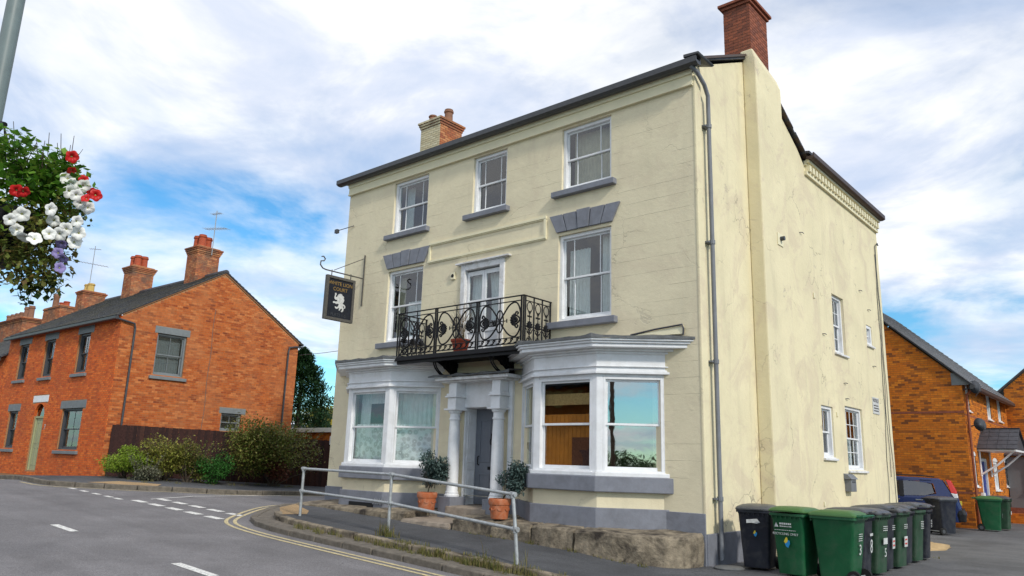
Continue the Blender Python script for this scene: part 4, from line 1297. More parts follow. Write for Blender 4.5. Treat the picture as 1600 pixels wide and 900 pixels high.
gb_lint = [(1.28, 2.68, 5.24, 5.50), (4.30, 5.48, 2.42, 2.64)]
b = B().wall(LF, -LW, 0, -.4, LE, fw_holes, .16)
b.wall(LS, 0, LD, -.4, LE, gb_holes, .16)
b.add([LS(0, 0, LE), LS(LD, 0, LE), LS(LD/2, 0, LR)], [(0, 1, 2)])
b.add([(-LW, 0, -.4), (-LW, LD, -.4), (-LW, LD, LE), (-LW, LD/2, LR), (-LW, 0, LE)], [(0, 1, 2, 3, 4)])
b.add([(-LW, LD, -.4), (0, LD, -.4), (0, LD, LE), (-LW, LD, LE)], [(0, 1, 2, 3)])
wl = build(b, 'wall', 'mortar', LH)
def split_bricks(F, lst, parent, m, ref, n):
    full = sorted(lst, key=lambda q: (Vector(F(q[0], 0, q[2]))-ref).length)
    brick_parts(F, full[:n], parent, m)
    bb = B(); brick_geo(bb, F, full[n:])
    stuff(build(bb, 'brickwork', m, parent, fix=False))
ref = Vector((0, 0, 2.6))
split_bricks(LF, bricks(LF, -LW, 0.006, -.25, LE, fw_holes+fw_lint), wl, 'brick_facade', ref, 130)
gt = lambda z: (0, LD) if z <= LE else ((z-LE)/(LR-LE)*LD/2+.03, LD-(z-LE)/(LR-LE)*LD/2-.03) if z < LR-.1 else None
split_bricks(LS, bricks(LS, 0, LD, -.25, LR, gb_holes+gb_lint, top=gt), wl, 'brick_gable', ref, 165)
for (a, c, z0, z1) in fw_lint[:5]: build(B().fbox(LF, a, c, -.05, .012, z0, z1), 'lintel', 'lintel_grey', LH, bev=.006)
build(B().fbox(LF, *fw_lint[5][:2], -.05, .015, *fw_lint[5][2:]), 'lintel', 'white_paint', LH, bev=.006)
for (a, c, z0, z1) in gb_lint: build(B().fbox(LS, a, c, -.05, .012, z0, z1), 'lintel', 'lintel_grey', LH, bev=.006)
for F, hs_ in ((LF, fw_holes[:5]), (LS, gb_holes)):
    for (a, c, z0, z1) in hs_:
        wn = sash_window(LH, F, a, c, z0, z1, .10, cols=(0, .5, 1), fm='dark_frame' if F is LF else 'lintel_grey', box=.07, room=1.2)
        if z1-z0 > 1:
            build(B().fbox(F, a-.14, c+.14, -.04, .09, z0-.17, z0-.05), 'sill', 'lintel_grey', wn, bev=.01)
            if F is LS: curtain(wn, F, a+.1, c-.1, z0+.1, z1-.1, -.30, 'blind_grey', 10, .006, name='blind')
# arched doorway
a, c = -6.75, -5.70
dr = build(B().fbox(LF, a+.1, c-.06, -.16, -.11, -.05, 2.02), 'door', 'door_green', LH)
for x0, x1, z0, z1 in ((a+.2, a+.48, .15, .85), (a+.58, c-.14, .15, .85), (a+.2, a+.48, 1.0, 1.85), (a+.58, c-.14, 1.0, 1.85)):
    q = B().fbox(LF, x0, x1, -.11, -.10, z0, z0+.03); q.fbox(LF, x0, x1, -.11, -.10, z1-.03, z1); q.fbox(LF, x0, x0+.03, -.11, -.10, z0+.03, z1-.03); q.fbox(LF, x1-.03, x1, -.11, -.10, z0+.03, z1-.03)
    build(q, 'door_panel', 'door_green', dr)
b = B(); b.fbox(LF, a, a+.1, -.16, -.06, -.05, 2.1); b.fbox(LF, c-.06, c, -.16, -.06, -.05, 2.1); b.fbox(LF, a+.1, c-.06, -.16, -.06, 2.02, 2.1)
build(b, 'door_frame', 'door_green', dr)
cx = (a+c)/2; R0 = (c-a)/2
arc = [(cx+R0*math.cos(t), 2.1+.5*math.sin(t)) for t in [k*math.pi/12 for k in range(13)]]
build(B().fprism(LF, arc, -.14, -.12), 'fanlight', 'glass', dr)
b = B()
for k in range(12):
    p, q = arc[k], arc[k+1]
    b.fprism(LF, [p, q, (q[0], 2.63), (p[0], 2.63)], -.10, .004)
build(b, 'arch_spandrel', 'brick_facade', LH)
b = B().add([LF(a, -.5, -.05), LF(c, -.5, -.05), LF(c, -.5, 2.62), LF(a, -.5, 2.62)], [(0, 1, 2, 3)]); build(b, 'hallway', 'interior', dr)
lettering('7', .3, 'print_white', LH, LF, -5.42, .012, 1.55, name='house_number')
# roof: slates laid in courses
def slate_roof(parent, P, L, S, sw=.28, ex=.2, m='slates', th=.012):
    """P(u, s, h): u along the eave, s up the slope, h off the slope"""
    b = B(); rows = int(S/ex)
    for r_ in range(rows):
        s0 = r_*ex; o_ = sw/2 if r_ % 2 else 0
        n = int(L/sw)+1
        for k in range(n+1):
            u0 = max(0, k*sw-o_); u1 = min(L, u0+sw-.008 if k*sw-o_ >= 0 else sw/2-.008)
            if u1-u0 < .03: continue
            e = rnd.uniform(-.006, .006)
            b.hexa([P(u0, s0-.02+e, .012), P(u1, s0-.02+e, .012), P(u1, s0+ex*1.15, .0), P(u0, s0+ex*1.15, .0), P(u0, s0-.02+e, .012+th+.01), P(u1, s0-.02+e, .012+th+.01), P(u1, s0+ex*1.15, th*.5), P(u0, s0+ex*1.15, th*.5)])
    return stuff(build(b, 'slates', m, parent, fix=False))
ov = .22
sl = math.hypot(LD/2+ov, (LR-LE)*(LD/2+ov)/(LD/2)); ang = math.atan2(LR-LE, LD/2)
zo = LE-ov*math.tan(ang)+.10
b = B()
roofplane(b, (-LW, -ov, zo-.03), (.06, -ov, zo-.03), (.06, LD/2, LR+.07), (-LW, LD/2, LR+.07), .035)
roofplane(b, (-LW, LD/2, LR+.07), (.06, LD/2, LR+.07), (.06, LD+ov, zo-.03), (-LW, LD+ov, zo-.03), .035)
rf = build(b, 'roof', 'slate_edge', LH)
slate_roof(rf, lambda u, s, h: (-LW+u, -ov+s*math.cos(ang)-h*math.sin(ang), zo+.012+s*math.sin(ang)+h*math.cos(ang)), LW+.08, sl)
slate_roof(rf, lambda u, s, h: (-LW+u, LD+ov-s*math.cos(ang)+h*math.sin(ang), zo+.012+s*math.sin(ang)+h*math.cos(ang)), LW+.08, sl)
n = 24
for k in range(n):
    x0 = -LW+(LW+.08)*k/n; x1 = -LW+(LW+.08)*(k+1)/n-.01
    build(B().loft([[(x, LD/2+.13*math.cos(t), LR+.07+.13*math.sin(t)) for t in [q*math.pi/6 for q in range(7)]] for x in (x0, x1)]), 'ridge_tile', 'slate_edge', rf)
# dentilled eave, gutters and downpipes
b = B().fbox(LF, -LW, 0, .0, .05, LE-.14, LE-.06)
build(b, 'eaves_course', 'brick_facade', LH)
for k in range(60):
    u = -LW+.05+k*.181
    build(B().fbox(LF, u, u+.09, .0, .09, LE-.06, LE+.02), 'dentil', 'brick_facade', LH)
b = B().loft([[(x, -d, z) for d, z in ((ov-.04, zo-.12), (ov-.05, zo-.03), (ov+.09, zo-.03), (ov+.08, zo-.12), (ov+.02, zo-.15))] for x in (-LW, .12)])
build(b, 'gutter', 'gutter', LH)
build(B().tube([(.06, -.25, zo-.1), (.08, .1, zo-.16), (.10, .44, zo-.22), (.10, .48, zo-.4), (.10, .48, -.2)], .04, 8), 'downpipe', 'gutter', LH)
b = B(); b.tube([(.06, LD+.2, zo-.1), (.08, LD-.2, zo-.12), (.10, LD-.52, zo-.2), (.10, LD-.55, zo-.4), (.10, LD-.55, -.2)], .04, 8)
build(b, 'downpipe', 'gutter', LH)
for u, z0, z1 in ((3.62, 1.6, 6.55),):
    pts = [(.013, u+.02*math.sin(z*3), z) for z in [z0+(z1-z0)*k/16 for k in range(17)]]
    build(B().tube(pts, .013, 4), 'movement_joint', 'mortar_dark', LH)
# verge: pale mortar fillet along the gable
b = B()
roofplane(b, (-.02, -.05, LE+.0), (.035, -.05, LE+.0), (.035, LD/2, LR+.02), (-.02, LD/2, LR+.02), .03)
roofplane(b, (-.02, LD/2, LR+.02), (.035, LD/2, LR+.02), (.035, LD+.05, LE), (-.02, LD+.05, LE), .03)
build(b, 'verge', 'mortar', rf)
# chimneys on the ridge
def lchim(px0, px1, z1, pots, m='brick_old', y0=LD/2-.55, y1=LD/2+.45, zb=7.6, corb=4, parent=LH):
    return chimney(parent, px0, px1, y0, y1, zb, z1, pots, mf=m, corbel=corb, capw=.028, parts=False)
lchim(-2.3, -1.45, 9.40, [(-2.1, 3.6, .55, .16, 'pot_clay'), (-1.7, 3.6, .55, .16, 'pot_clay'), (-1.95, 4.0, .55, .16, 'pot_clay')])
lchim(-8.1, -7.25, 9.35, [(-7.9, 3.6, .55, .16, 'pot_clay'), (-7.5, 3.6, .55, .16, 'pot_clay'), (-7.7, 4.0, .6, .16, 'pot_clay')])
# TV aerials
def aerial(x, y, z, h, name='television_aerial', rot=.5, parent=None, lab=''):
    b = B(); b.tube([(x, y, z), (x, y, z+h)], .02, 5)
    c_, s_ = math.cos(rot), math.sin(rot)
    b.tube([(x-c_*.6, y-s_*.6, z+h*.62), (x+c_*.75, y+s_*.75, z+h*.55)], .014, 5)
    for k in range(9):
        t = -.55+k*.16
        px, py, pz = x+c_*t, y+s_*t, z+h*(.62-.07*(t+.6)/1.35)
        b.tube([(px+s_*.2, py-c_*.2, pz), (px-s_*.2, py+c_*.2, pz)], .008, 4)
    b.tube([(x-c_*.25, y-s_*.25, z+h*.93), (x+c_*.3, y+s_*.3, z+h*.93)], .012, 4)
    for k in range(6):
        t = -.25+k*.1
        b.tube([(x+c_*t+s_*.14, y+s_*t-c_*.14, z+h*.93), (x+c_*t-s_*.14, y+s_*t+c_*.14, z+h*.93)], .008, 4)
    return build(b, name, 'galvanised', parent)
aerial(-1.35, 3.9, 9.1, 2.0, parent=LH, rot=.2)

# ---------------------------------------------------------------- the next house down the street
NH = thing('terraced_house', 'brick terraced house with white window frames adjoining the red brick house', 'house', tuple(A0+Vector((-10.95*math.cos(TH), -10.95*math.sin(TH), -.1))), TH)
nh = [(-2.1, -1.05, 3.3, 4.7), (-2.1, -1.05, .7, 2.2), (-6.1, -5.05, 3.3, 4.7)]
b = B().wall(LF, -9, 0, -.4, 5.0, nh, .16)
b.add([(0, 0, 4.9), (0, 7.7, 4.9), (0, 3.85, 7.4)], [(0, 1, 2)])
nw = build(b, 'wall', 'mortar_dark', NH)
bb = B(); brick_geo(bb, LF, bricks(LF, -9, 0, -.25, 5.0, nh)); stuff(build(bb, 'brickwork', 'brick_facade', nw, fix=False))
for h_ in nh:
    wn = sash_window(NH, LF, *h_, .06, cols=(0, .5, 1), room=1.0)
    build(B().fbox(LF, h_[0]-.12, h_[1]+.12, -.04, .10, h_[2]-.15, h_[2]-.05), 'sill', 'white_paint', wn)
    build(B().fbox(LF, h_[0]-.1, h_[1]+.1, -.05, .012, h_[3], h_[3]+.25), 'lintel', 'white_paint', NH)
b = B(); roofplane(b, (-9, -.25, 4.88), (-.02, -.25, 4.88), (-.02, 3.85, 7.45), (-9, 3.85, 7.45), .05)
roofplane(b, (-9, 3.85, 7.45), (-.02, 3.85, 7.45), (-.02, 7.9, 4.88), (-9, 7.9, 4.88), .05)
nr = build(b, 'roof', 'slate_edge', NH)
an2 = math.atan2(2.57, 4.1)
slate_roof(nr, lambda u, s, h: (-9+u, -.25+s*math.cos(an2)-h*math.sin(an2), 4.93+s*math.sin(an2)+h*math.cos(an2)), 8.98, 4.8)
b = B().fbox(LF, -9, -.02, .25, .36, 4.72, 4.86); build(b, 'gutter', 'gutter', NH)
def nchim(x0, x1, z1, pots, m='brick_old', corb=2): return chimney(NH, x0, x1, 3.3, 4.4, 6.9, z1, pots, mf=m, corbel=corb, capw=.04, parts=False)
nchim(-2.2, -1.45, 8.85, [(-2.02, 3.7, .42, .17, 'pot_buff'), (-1.63, 3.7, .42, .17, 'pot_buff')])
nchim(-6.3, -4.1, 8.35, [(-5.9, 3.7, .85, .16, 'pot_brown'), (-5.0, 3.7, .28, .15, 'pot_clay'), (-4.4, 3.7, .28, .15, 'pot_clay')], corb=1)
# a third house further on, of which the long stack shows
TH3 = thing('terraced_house', 'farther terraced house with a long chimney stack of six pots', 'house', tuple(A0+Vector((-20.1*math.cos(TH), -20.1*math.sin(TH), -.25))), TH)
b = B().box(-9, -.05, 0, 7.7, -.4, 5.0); b.loft([[(x, -.2, 4.95), (x, 3.85, 7.3), (x, 7.9, 4.95)] for x in (-9, -.06)])
build(b, 'wall', 'brick_old', TH3)
b = B(); roofplane(b, (-9, -.25, 4.98), (-.06, -.25, 4.98), (-.06, 3.85, 7.36), (-9, 3.85, 7.36), .05); build(b, 'roof', 'slate_edge', TH3)
chimney(TH3, -4.2, .0, 3.3, 4.5, 6.8, 8.35, [(-3.8+.68*k, 3.8, .5 if k < 4 else .75, .16, 'pot_brown') for k in range(6)], mf='brick_old', corbel=3, capw=.05, parts=False)
aerial(-1.2, 3.9, 8.9, 2.6, parent=TH3, rot=1.1)
aerial(-2.4, 3.9, 9.1, 2.4, parent=NH, rot=.9)

# ---------------------------------------------------------------- board fence, garage
fe = thing('board_fence', 'dark brown vertical board fence beside the red brick house', 'fence', (-20.5, 2, .6), world=True)
FL = [(-22.35, -1.1), (-20.9, 2.2), (-19.55, 5.9), (-18.9, 9.0)]
acc = [0]
for p, q in zip(FL, FL[1:]): acc.append(acc[-1]+math.dist(p, q))
def fat(s):
    for i in range(len(acc)-1):
        if s <= acc[i+1] or i == len(acc)-2:
            t = (s-acc[i])/(acc[i+1]-acc[i]); p = Vector(FL[i]).lerp(Vector(FL[i+1]), t); d = (Vector(FL[i+1])-Vector(FL[i])).normalized(); return p, d
s = 0; k = 0
while s < acc[-1]-.1:
    p, d = fat(s); wd = rnd.uniform(.105, .125); q = p+d*wd; n_ = Vector((d.y, -d.x)); oz = rnd.uniform(-.012, .012); o_ = n_*(.018 if k % 2 else 0)
    z0 = g(p.x, p.y)-.05; z1 = g(p.x, p.y)+1.80+oz
    c = [p+o_, q+o_, q+o_+n_*.02, p+o_+n_*.02]
    build(B().hexa([(v.x, v.y, z0) for v in c]+[(v.x, v.y, z1) for v in c]), 'board', 'fence_wood', fe)
    s += wd-.004 if k % 2 else wd+.002; k += 1
for z in (.35, 1.0, 1.55):
    b = B()
    for p, q in zip(FL, FL[1:]):
        d = (Vector(q)-Vector(p)).normalized(); n_ = Vector((-d.y, d.x))*.06
        P_, Q_ = Vector(p)+n_*.2, Vector(q)+n_*.2
        b.hexa([(P_.x, P_.y, g(*p)+z), (Q_.x, Q_.y, g(*q)+z), (Q_.x+n_.x, Q_.y+n_.y, g(*q)+z), (P_.x+n_.x, P_.y+n_.y, g(*p)+z), (P_.x, P_.y, g(*p)+z+.08), (Q_.x, Q_.y, g(*q)+z+.08), (Q_.x+n_.x, Q_.y+n_.y, g(*q)+z+.08), (P_.x+n_.x, P_.y+n_.y, g(*p)+z+.08)])
    build(b, 'rail', 'fence_wood', fe)
ga = thing('garage', 'low orange brick garage with flat pale roof behind the board fence', 'garage', (-24, 10, .5), world=True)
build(B().box(-27.0, -19.3, 8.6, 13, 0, 2.78), 'wall', 'mortar', ga)
GF = lambda u, d, z: (u, 8.6-d, z)
bb = B(); brick_geo(bb, GF, bricks(GF, -27, -19.3, .3, 2.78)); stuff(build(bb, 'brickwork', 'brick_orange', ga, fix=False))
GS = lambda u, d, z: (-19.3+d, u, z)
bb = B(); brick_geo(bb, GS, bricks(GS, 8.6, 13, .3, 2.78)); stuff(build(bb, 'brickwork', 'brick_orange', ga, fix=False))
mat('fascia_grey', (.42, .44, .42), .7, .1, 5)
build(B().box(-27.2, -19.05, 8.35, 13.2, 2.78, 2.98), 'flat_roof', 'fascia_grey', ga, bev=.01)

# ---------------------------------------------------------------- foliage
def leaves(name, pts, size, m, parent=None, aspect=.55, droop=.3, curl=.25, nrm=None):
    """one small folded leaf (two quads) at every point"""
    b = B(); R = rnd
    for i, (x, y, z) in enumerate(pts):
        a = R.uniform(0, 2*math.pi); e = R.gauss(-droop, .55)
        t = Vector((math.cos(a)*math.cos(e), math.sin(a)*math.cos(e), math.sin(e)))
        s = t.cross(Vector((R.uniform(-.5, .5), R.uniform(-.5, .5), 1))).normalized()
        u = s.cross(t)
        L = size*R.uniform(.6, 1.3); w_ = L*aspect*.5
        p = Vector((x, y, z))
        m0 = p+t*L*.5-u*curl*L*.12
        b.add([p, m0+s*w_, p+t*L, m0-s*w_], [(0, 1, 2), (0, 2, 3)])
    return build(b, name, m, parent, fix=False)
def blob_pts(c, r, n, lobes=8, shell=.55, flat=.0, seed=0, rough=.35):
    """points in an uneven crown: a few offset lobes, denser near the surface"""
    R = random.Random(seed); out = []
    ls = []
    for _ in range(lobes):
        d = Vector((R.gauss(0, 1), R.gauss(0, 1), R.gauss(0, .8))).normalized()
        k = R.uniform(.35, .75)
        ls.append((Vector((d.x*r[0]*k, d.y*r[1]*k, d.z*r[2]*k)), R.uniform(.35, .6)))
    ls.append((Vector((0, 0, 0)), .62))
    while len(out) < n:
        o, k = R.choice(ls)
        d = Vector((R.gauss(0, 1), R.gauss(0, 1), R.gauss(0, 1))).normalized()
        q = R.uniform(shell, 1.0)**.6*(1+R.gauss(0, rough*.25))
        p = Vector((o.x+d.x*r[0]*k*q, o.y+d.y*r[1]*k*q, o.z+d.z*r[2]*k*q))
        if c[2]+p.z < c[2]-r[2]*(1-flat)*1.02: continue
        out.append((c[0]+p.x, c[1]+p.y, c[2]+p.z))
    return out
island('leaf_lime', [(.19, .30, .025), (.27, .38, .04), (.12, .20, .018), (.34, .42, .06)], .6, .2, 9, 0, leaf=.3)
island('leaf_olive', [(.20, .23, .03), (.28, .29, .05), (.11, .14, .025), (.34, .31, .07), (.18, .16, .045)], .6, .2, 9, 0, leaf=.25)
island('leaf_dark', [(.035, .075, .018), (.055, .105, .022), (.025, .05, .015), (.085, .13, .03)], .55, .2, 9, 0, leaf=.25)
island('leaf_green', [(.035, .14, .025), (.055, .19, .035), (.025, .095, .018), (.07, .22, .04)], .55, .2, 9, 0, leaf=.25)
island('leaf_grey', [(.16, .17, .11), (.22, .22, .15), (.11, .12, .08)], .7, .2, 9, 0, leaf=.25)
island('leaf_mix', [(.10, .14, .022), (.16, .20, .035), (.06, .085, .02), (.22, .24, .05), (.15, .09, .035), (.27, .28, .08)], .55, .2, 9, 0, leaf=.25)
island('leaf_red', [(.13, .035, .02), (.09, .03, .02), (.16, .06, .03)], .55, .2, 9, 0, leaf=.25)
island('leaf_conifer', [(.012, .040, .012), (.018, .055, .016), (.008, .028, .010), (.025, .07, .02)], .6, .2, 9, 0, leaf=.15)
island('leaf_blue', [(.07, .11, .10), (.10, .15, .14), (.04, .075, .07), (.14, .19, .17)], .5, .2, 9, 0, leaf=.2)
island('leaf_basket', [(.06, .17, .014), (.11, .27, .025), (.035, .10, .012), (.18, .34, .04), (.22, .30, .06)], .5, .2, 9, 0, leaf=.35)
mat('bark', (.07, .055, .04), .9, .3, 12, .4, 30)
def stems(b, base, top, n, r, spread, seed=0):
    R = random.Random(seed)
    for _ in range(n):
        e = Vector((top[0]+R.uniform(-spread[0], spread[0]), top[1]+R.uniform(-spread[1], spread[1]), top[2]+R.uniform(-spread[2], spread[2])))
        s_ = Vector(base)+Vector((R.uniform(-.1, .1), R.uniform(-.1, .1), 0))
        m_ = s_.lerp(e, .5)+Vector((R.uniform(-.1, .1), R.uniform(-.1, .1), .1))
        b.tube([s_, m_, e], [r, r*.7, r*.3], 5)
def shrub(label, c, r, n, size, m, seed, lobes=8, extra=None, flatten=.9, tips=0):
    z0 = g(c[0], c[1])
    o = thing('shrub', label, 'shrub', (c[0], c[1], z0), group='shrubs along the board fence', world=True)
    cc = (c[0], c[1], z0+r[2]*flatten)
    b = B(); stems(b, (c[0], c[1], z0-.05), cc, 14, .022, (r[0]*.7, r[1]*.7, r[2]*.5), seed)
    build(b, 'stem', 'bark', o, fix=False)
    pts = [p for p in blob_pts(cc, r, n, lobes, .35, seed=seed) if p[2] > z0+.02]
    leaves('foliage', pts, size, m, o)
    if extra:
        ec, er, en, em = extra
        pts = [p for p in blob_pts((c[0]+ec[0], c[1]+ec[1], z0+ec[2]), er, en, 5, .3, seed=seed+50) if p[2] > z0+.02]
        leaves('foliage', pts, size*.9, em, o)
    if tips:
        R = random.Random(seed+9); q = B(); lp_ = []
        for _ in range(tips):
            a_ = R.uniform(0, 6.28); rr = R.uniform(.3, 1.0)
            s_ = Vector((cc[0]+math.cos(a_)*r[0]*rr*.8, cc[1]+math.sin(a_)*r[1]*rr*.8, cc[2]+r[2]*.45*R.uniform(.4, 1)))
            e_ = s_+Vector((math.cos(a_)*.25, math.sin(a_)*.25, R.uniform(.15, .5)))
            q.tube([s_, s_.lerp(e_, .5)+Vector((0, 0, .05)), e_], [.006, .005, .003], 4)
            for k in range(12):
                t = k/11; p_ = s_.lerp(e_, t); lp_.append((p_.x+R.uniform(-.03, .03), p_.y+R.uniform(-.03, .03), p_.z))
        stuff(build(q, 'twig', 'bark', o, fix=False)); leaves('foliage', lp_, size, m, o)
    return o
shrub('low rounded lime green shrub against the brick corner and fence', (-20.35, -1.35), (1.25, .95, .55), 6500, .075, 'leaf_lime', 1)
shrub('small grey green lavender like shrub beside the lime green one', (-19.3, -1.05), (.6, .5, .34), 1800, .07, 'leaf_grey', 2, tips=25)
shrub('yellow green upright shrub with light tips against the fence', (-19.75, -.25), (.95, .9, .84), 5600, .085, 'leaf_olive', 3, lobes=10, tips=40)
shrub('brownish green loose shrub between yellow green and dark green ones', (-19.25, .35), (.9, .85, .76), 4800, .08, 'leaf_mix', 4, lobes=10, tips=30)
shrub('compact dark green rounded shrub in front of the fence', (-18.85, 1.05), (.72, .7, .6), 4200, .07, 'leaf_green', 5)
shrub('large spreading dark shrub with reddish patch at the end of the fence', (-18.7, 3.25), (1.6, 1.95, 1.38), 15000, .10, 'leaf_mix', 6, lobes=14, extra=((.35, -.1, .75), (.8, .7, .55), 2300, 'leaf_red'), tips=90)
# conifer and the tree behind
cf = thing('conifer_tree', 'dark green conifer rising behind the red brick house', 'tree', (-28.0, 10.3, .2), world=True)
build(B().tube([(-28.0, 10.3, 0), (-28.0, 10.3, 3), (-28.0, 10.3, 6.9)], [.22, .14, .03], 8), 'trunk', 'bark', cf)
R = random.Random(5); pts = []
for i in range(26000):
    h = R.uniform(0, 1)**.8; rad = (1-h)**.7*2.9*(1+.16*math.sin(h*55+R.uniform(-.6, .6)))*(1+.12*math.sin(9*R.random()))
    a = R.uniform(0, 6.283); k = R.uniform(.55, 1.0)
    rad *= (1+.16*math.sin(a*7+h*30))
    pts.append((-28.0+math.cos(a)*rad*k, 10.3+math.sin(a)*rad*k, .9+h*6.3-.35*k*(1-h)))
leaves('crown', pts, .20, 'leaf_conifer', cf, .35, -.35)
bt = thing('leafy_tree', 'pale green leafy tree beyond the garage roof', 'tree', (-34, 17, .3), world=True)
build(B().tube([(-34, 17, 0), (-34.1, 17, 2), (-33.9, 17.1, 3.6)], [.2, .15, .06], 7), 'trunk', 'bark', bt)
leaves('crown', blob_pts((-34, 17, 3.9), (3.2, 3.0, 1.7), 9000, 12, .3, seed=8), .2, 'leaf_olive', bt)
# slim post by the lane, and the wire that leaves the gable
lp = thing('lane_post', 'slim dark blue steel post with small yellow tag beside the lane', 'post', (-16.95, 4.5, g(-16.95, 4.5)), world=True)
zb_ = g(-16.95, 4.5)
build(B().tube([(-16.95, 4.5, zb_-.1), (-16.95, 4.5, zb_+5.25)], [.065, .05], 8), 'shaft', 'pole_blue', lp, smooth=True)
build(B().tube([(-16.95, 4.5, zb_+5.2), (-16.5, 4.8, zb_+5.16)], .03, 6), 'arm', 'pole_blue', lp)
build(B().box(-17.03, -16.87, 4.40, 4.43, zb_+2.35, zb_+2.55), 'tag', 'print_yellow', lp)
build(B().box(-17.02, -16.9, 4.40, 4.43, zb_+1.65, zb_+1.95), 'label', 'print_white', lp)
build(B().tube([tuple(Vector((-22.6, 6.5, 6.05)).lerp(Vector((-10.9, 4.6, 6.25)), k/10)-Vector((0, 0, .25*math.sin(math.pi*k/10)))) for k in range(11)], .011, 4), 'overhead_wire', 'dark_frame', None)
tag(bpy.data.objects['overhead_wire'], 'thin overhead wire from the brick gable to the cream house', 'wire')
# ---------------------------------------------------------------- orange brick house behind the yard
OX, OY = 1.08, 17.0
OH = thing('orange_brick_house', 'modern orange brick house with white windows and porch canopy behind the yard', 'house', (-2, 20, 0), world=True)
OG = lambda u, d, z: (u, OY-d, z)
OS = lambda u, d, z: (OX+d, u, z)
OE, ORX = 4.90, -3.0
orz = OE+(OX-ORX)*.93
oh_holes = [(17.46, 18.0, 3.92, 4.80), (21.2, 22.0, 3.86, 4.84), (23.5, 24.25, 3.92, 4.86), (17.58, 18.02, 1.40, 2.38), (21.2, 22.1, 1.25, 2.26), (23.7, 24.4, 1.38, 2.28), (18.75, 19.85, .0, 2.32)]
b = B().wall(OS, OY, 25.6, -.2, OE, oh_holes, .12)
b.add([OG(-7.1, 0, -.2), OG(OX, 0, -.2), OG(OX, 0, OE), OG(ORX, 0, orz), OG(-7.1, 0, OE)], [(0, 1, 2, 3, 4)])
b.add([(-7.1, OY, -.2), (-7.1, 25.6, -.2), (-7.1, 25.6, OE), (-7.1, OY, OE)], [(0, 1, 2, 3)])
b.add([(-7.1, 25.6, -.2), (OX, 25.6, -.2), (OX, 25.6, OE), (ORX, 25.6, orz), (-7.1, 25.6, OE)], [(0, 1, 2, 3, 4)])
ow = build(b, 'wall', 'mortar_grey', OH)
ot = lambda z: (-7.1, OX) if z <= OE else (-7.1+(z-OE)/.93, OX-(z-OE)/.93) if z < orz-.1 else None
lst = bricks(OG, -7.1, OX, -.1, orz, top=ot)
split_bricks(OG, lst, ow, 'brick_orange', Vector((OX, OY, 2.2)), 0)
split_bricks(OS, bricks(OS, OY, 25.6, -.1, OE, oh_holes), ow, 'brick_orange', Vector((OX, OY, 2)), 0)
for z in (3.78, 1.12):
    build(B().fbox(OG, -7.1, OX, 0, .012, z, z+.07), 'string_course', 'brick_chimney', OH)
    build(B().fbox(OS, OY, 18.6, 0, .012, z, z+.07) if z < 2 else B().fbox(OS, OY, 25.5, 0, .010, 3.70, 3.76), 'string_course', 'brick_chimney', OH)
build(B().fprism(OG, [(OX-.30, OE-.18), (OX+.22, OE-.18), (OX+.22, OE-.14), (OX-.22, OE+.24), (OX-.30, OE+.24)], .012, .03), 'bargeboard_end', 'lintel_grey', OH)
osl = math.hypot(OX+.25-ORX, (OX+.25-ORX)*.93); oan = math.atan(.93)
b = B()
roofplane(b, (OX+.28, OY-.12, OE-.20), (OX+.28, 25.7, OE-.20), (ORX, 25.7, orz+.08), (ORX, OY-.12, orz+.08), .05)
roofplane(b, (ORX, OY-.12, orz+.08), (ORX, 25.7, orz+.08), (-7.4, 25.7, OE-.20), (-7.4, OY-.12, OE-.20), .05)
orf = build(b, 'roof', 'slate_edge', OH)
slate_roof(orf, lambda u, s, h: (OX+.29-s*math.cos(oan)+h*math.sin(oan), OY-.14+u, OE-.145+s*math.sin(oan)+h*math.cos(oan)), 8.8, osl, .30, .24, 'slates_light')
build(B().loft([[(OX+.26, y, OE-.32), (OX+.27, y, OE-.2), (OX+.40, y, OE-.2), (OX+.39, y, OE-.30), (OX+.33, y, OE-.34)] for y in (OY-.15, 25.3)]), 'gutter', 'gutter', OH)
build(B().tube([(OX+.33, OY+.15, OE-.3), (OX+.1, OY+.12, OE-.5), (OX+.08, OY+.12, OE-.8), (OX+.08, OY+.12, .0)], .042, 8), 'downpipe', 'brick_chimney', OH)
mat('upvc', (.80, .80, .80), .35, .03, 5)
for h_ in oh_holes[:6]:
    wn = sash_window(OH, OS, *h_, .05, cols=(0, 1), fm='upvc', box=.09, room=.9)
    build(B().fbox(OS, h_[0]-.08, h_[1]+.08, -.03, .07, h_[2]-.08, h_[2]-.045), 'sill', 'upvc', wn)
    if h_[2] < 2:
        cx = (h_[0]+h_[1])/2; r_ = (h_[1]-h_[0])/2
        b = B().fprism(OS, [(h_[0]-.02, h_[3])]+[(cx+(r_+.02)*math.cos(t), h_[3]+.14*math.sin(t)) for t in [math.pi-k*math.pi/8 for k in range(1, 8)]]+[(h_[1]+.02, h_[3])], -.05, .014)
        build(b, 'arch_head', 'upvc', wn)
b = B(); b.fbox(OS, 18.75, 18.85, -.1, .02, 0, 2.32); b.fbox(OS, 19.75, 19.85, -.1, .02, 0, 2.32); b.fbox(OS, 18.85, 19.75, -.1, .02, 2.22, 2.32)
od = build(b, 'door_frame', 'upvc', OH)
mat('door_blue', (.02, .035, .22), .4, .1, 5)
build(B().fbox(OS, 18.85, 19.75, -.09, -.04, 0, 2.22), 'door', 'door_blue', od)
build(B().fbox(OS, 18.30, 18.62, .0, .10, .75, 1.15), 'meter_box', 'upvc', OH, bev=.01)
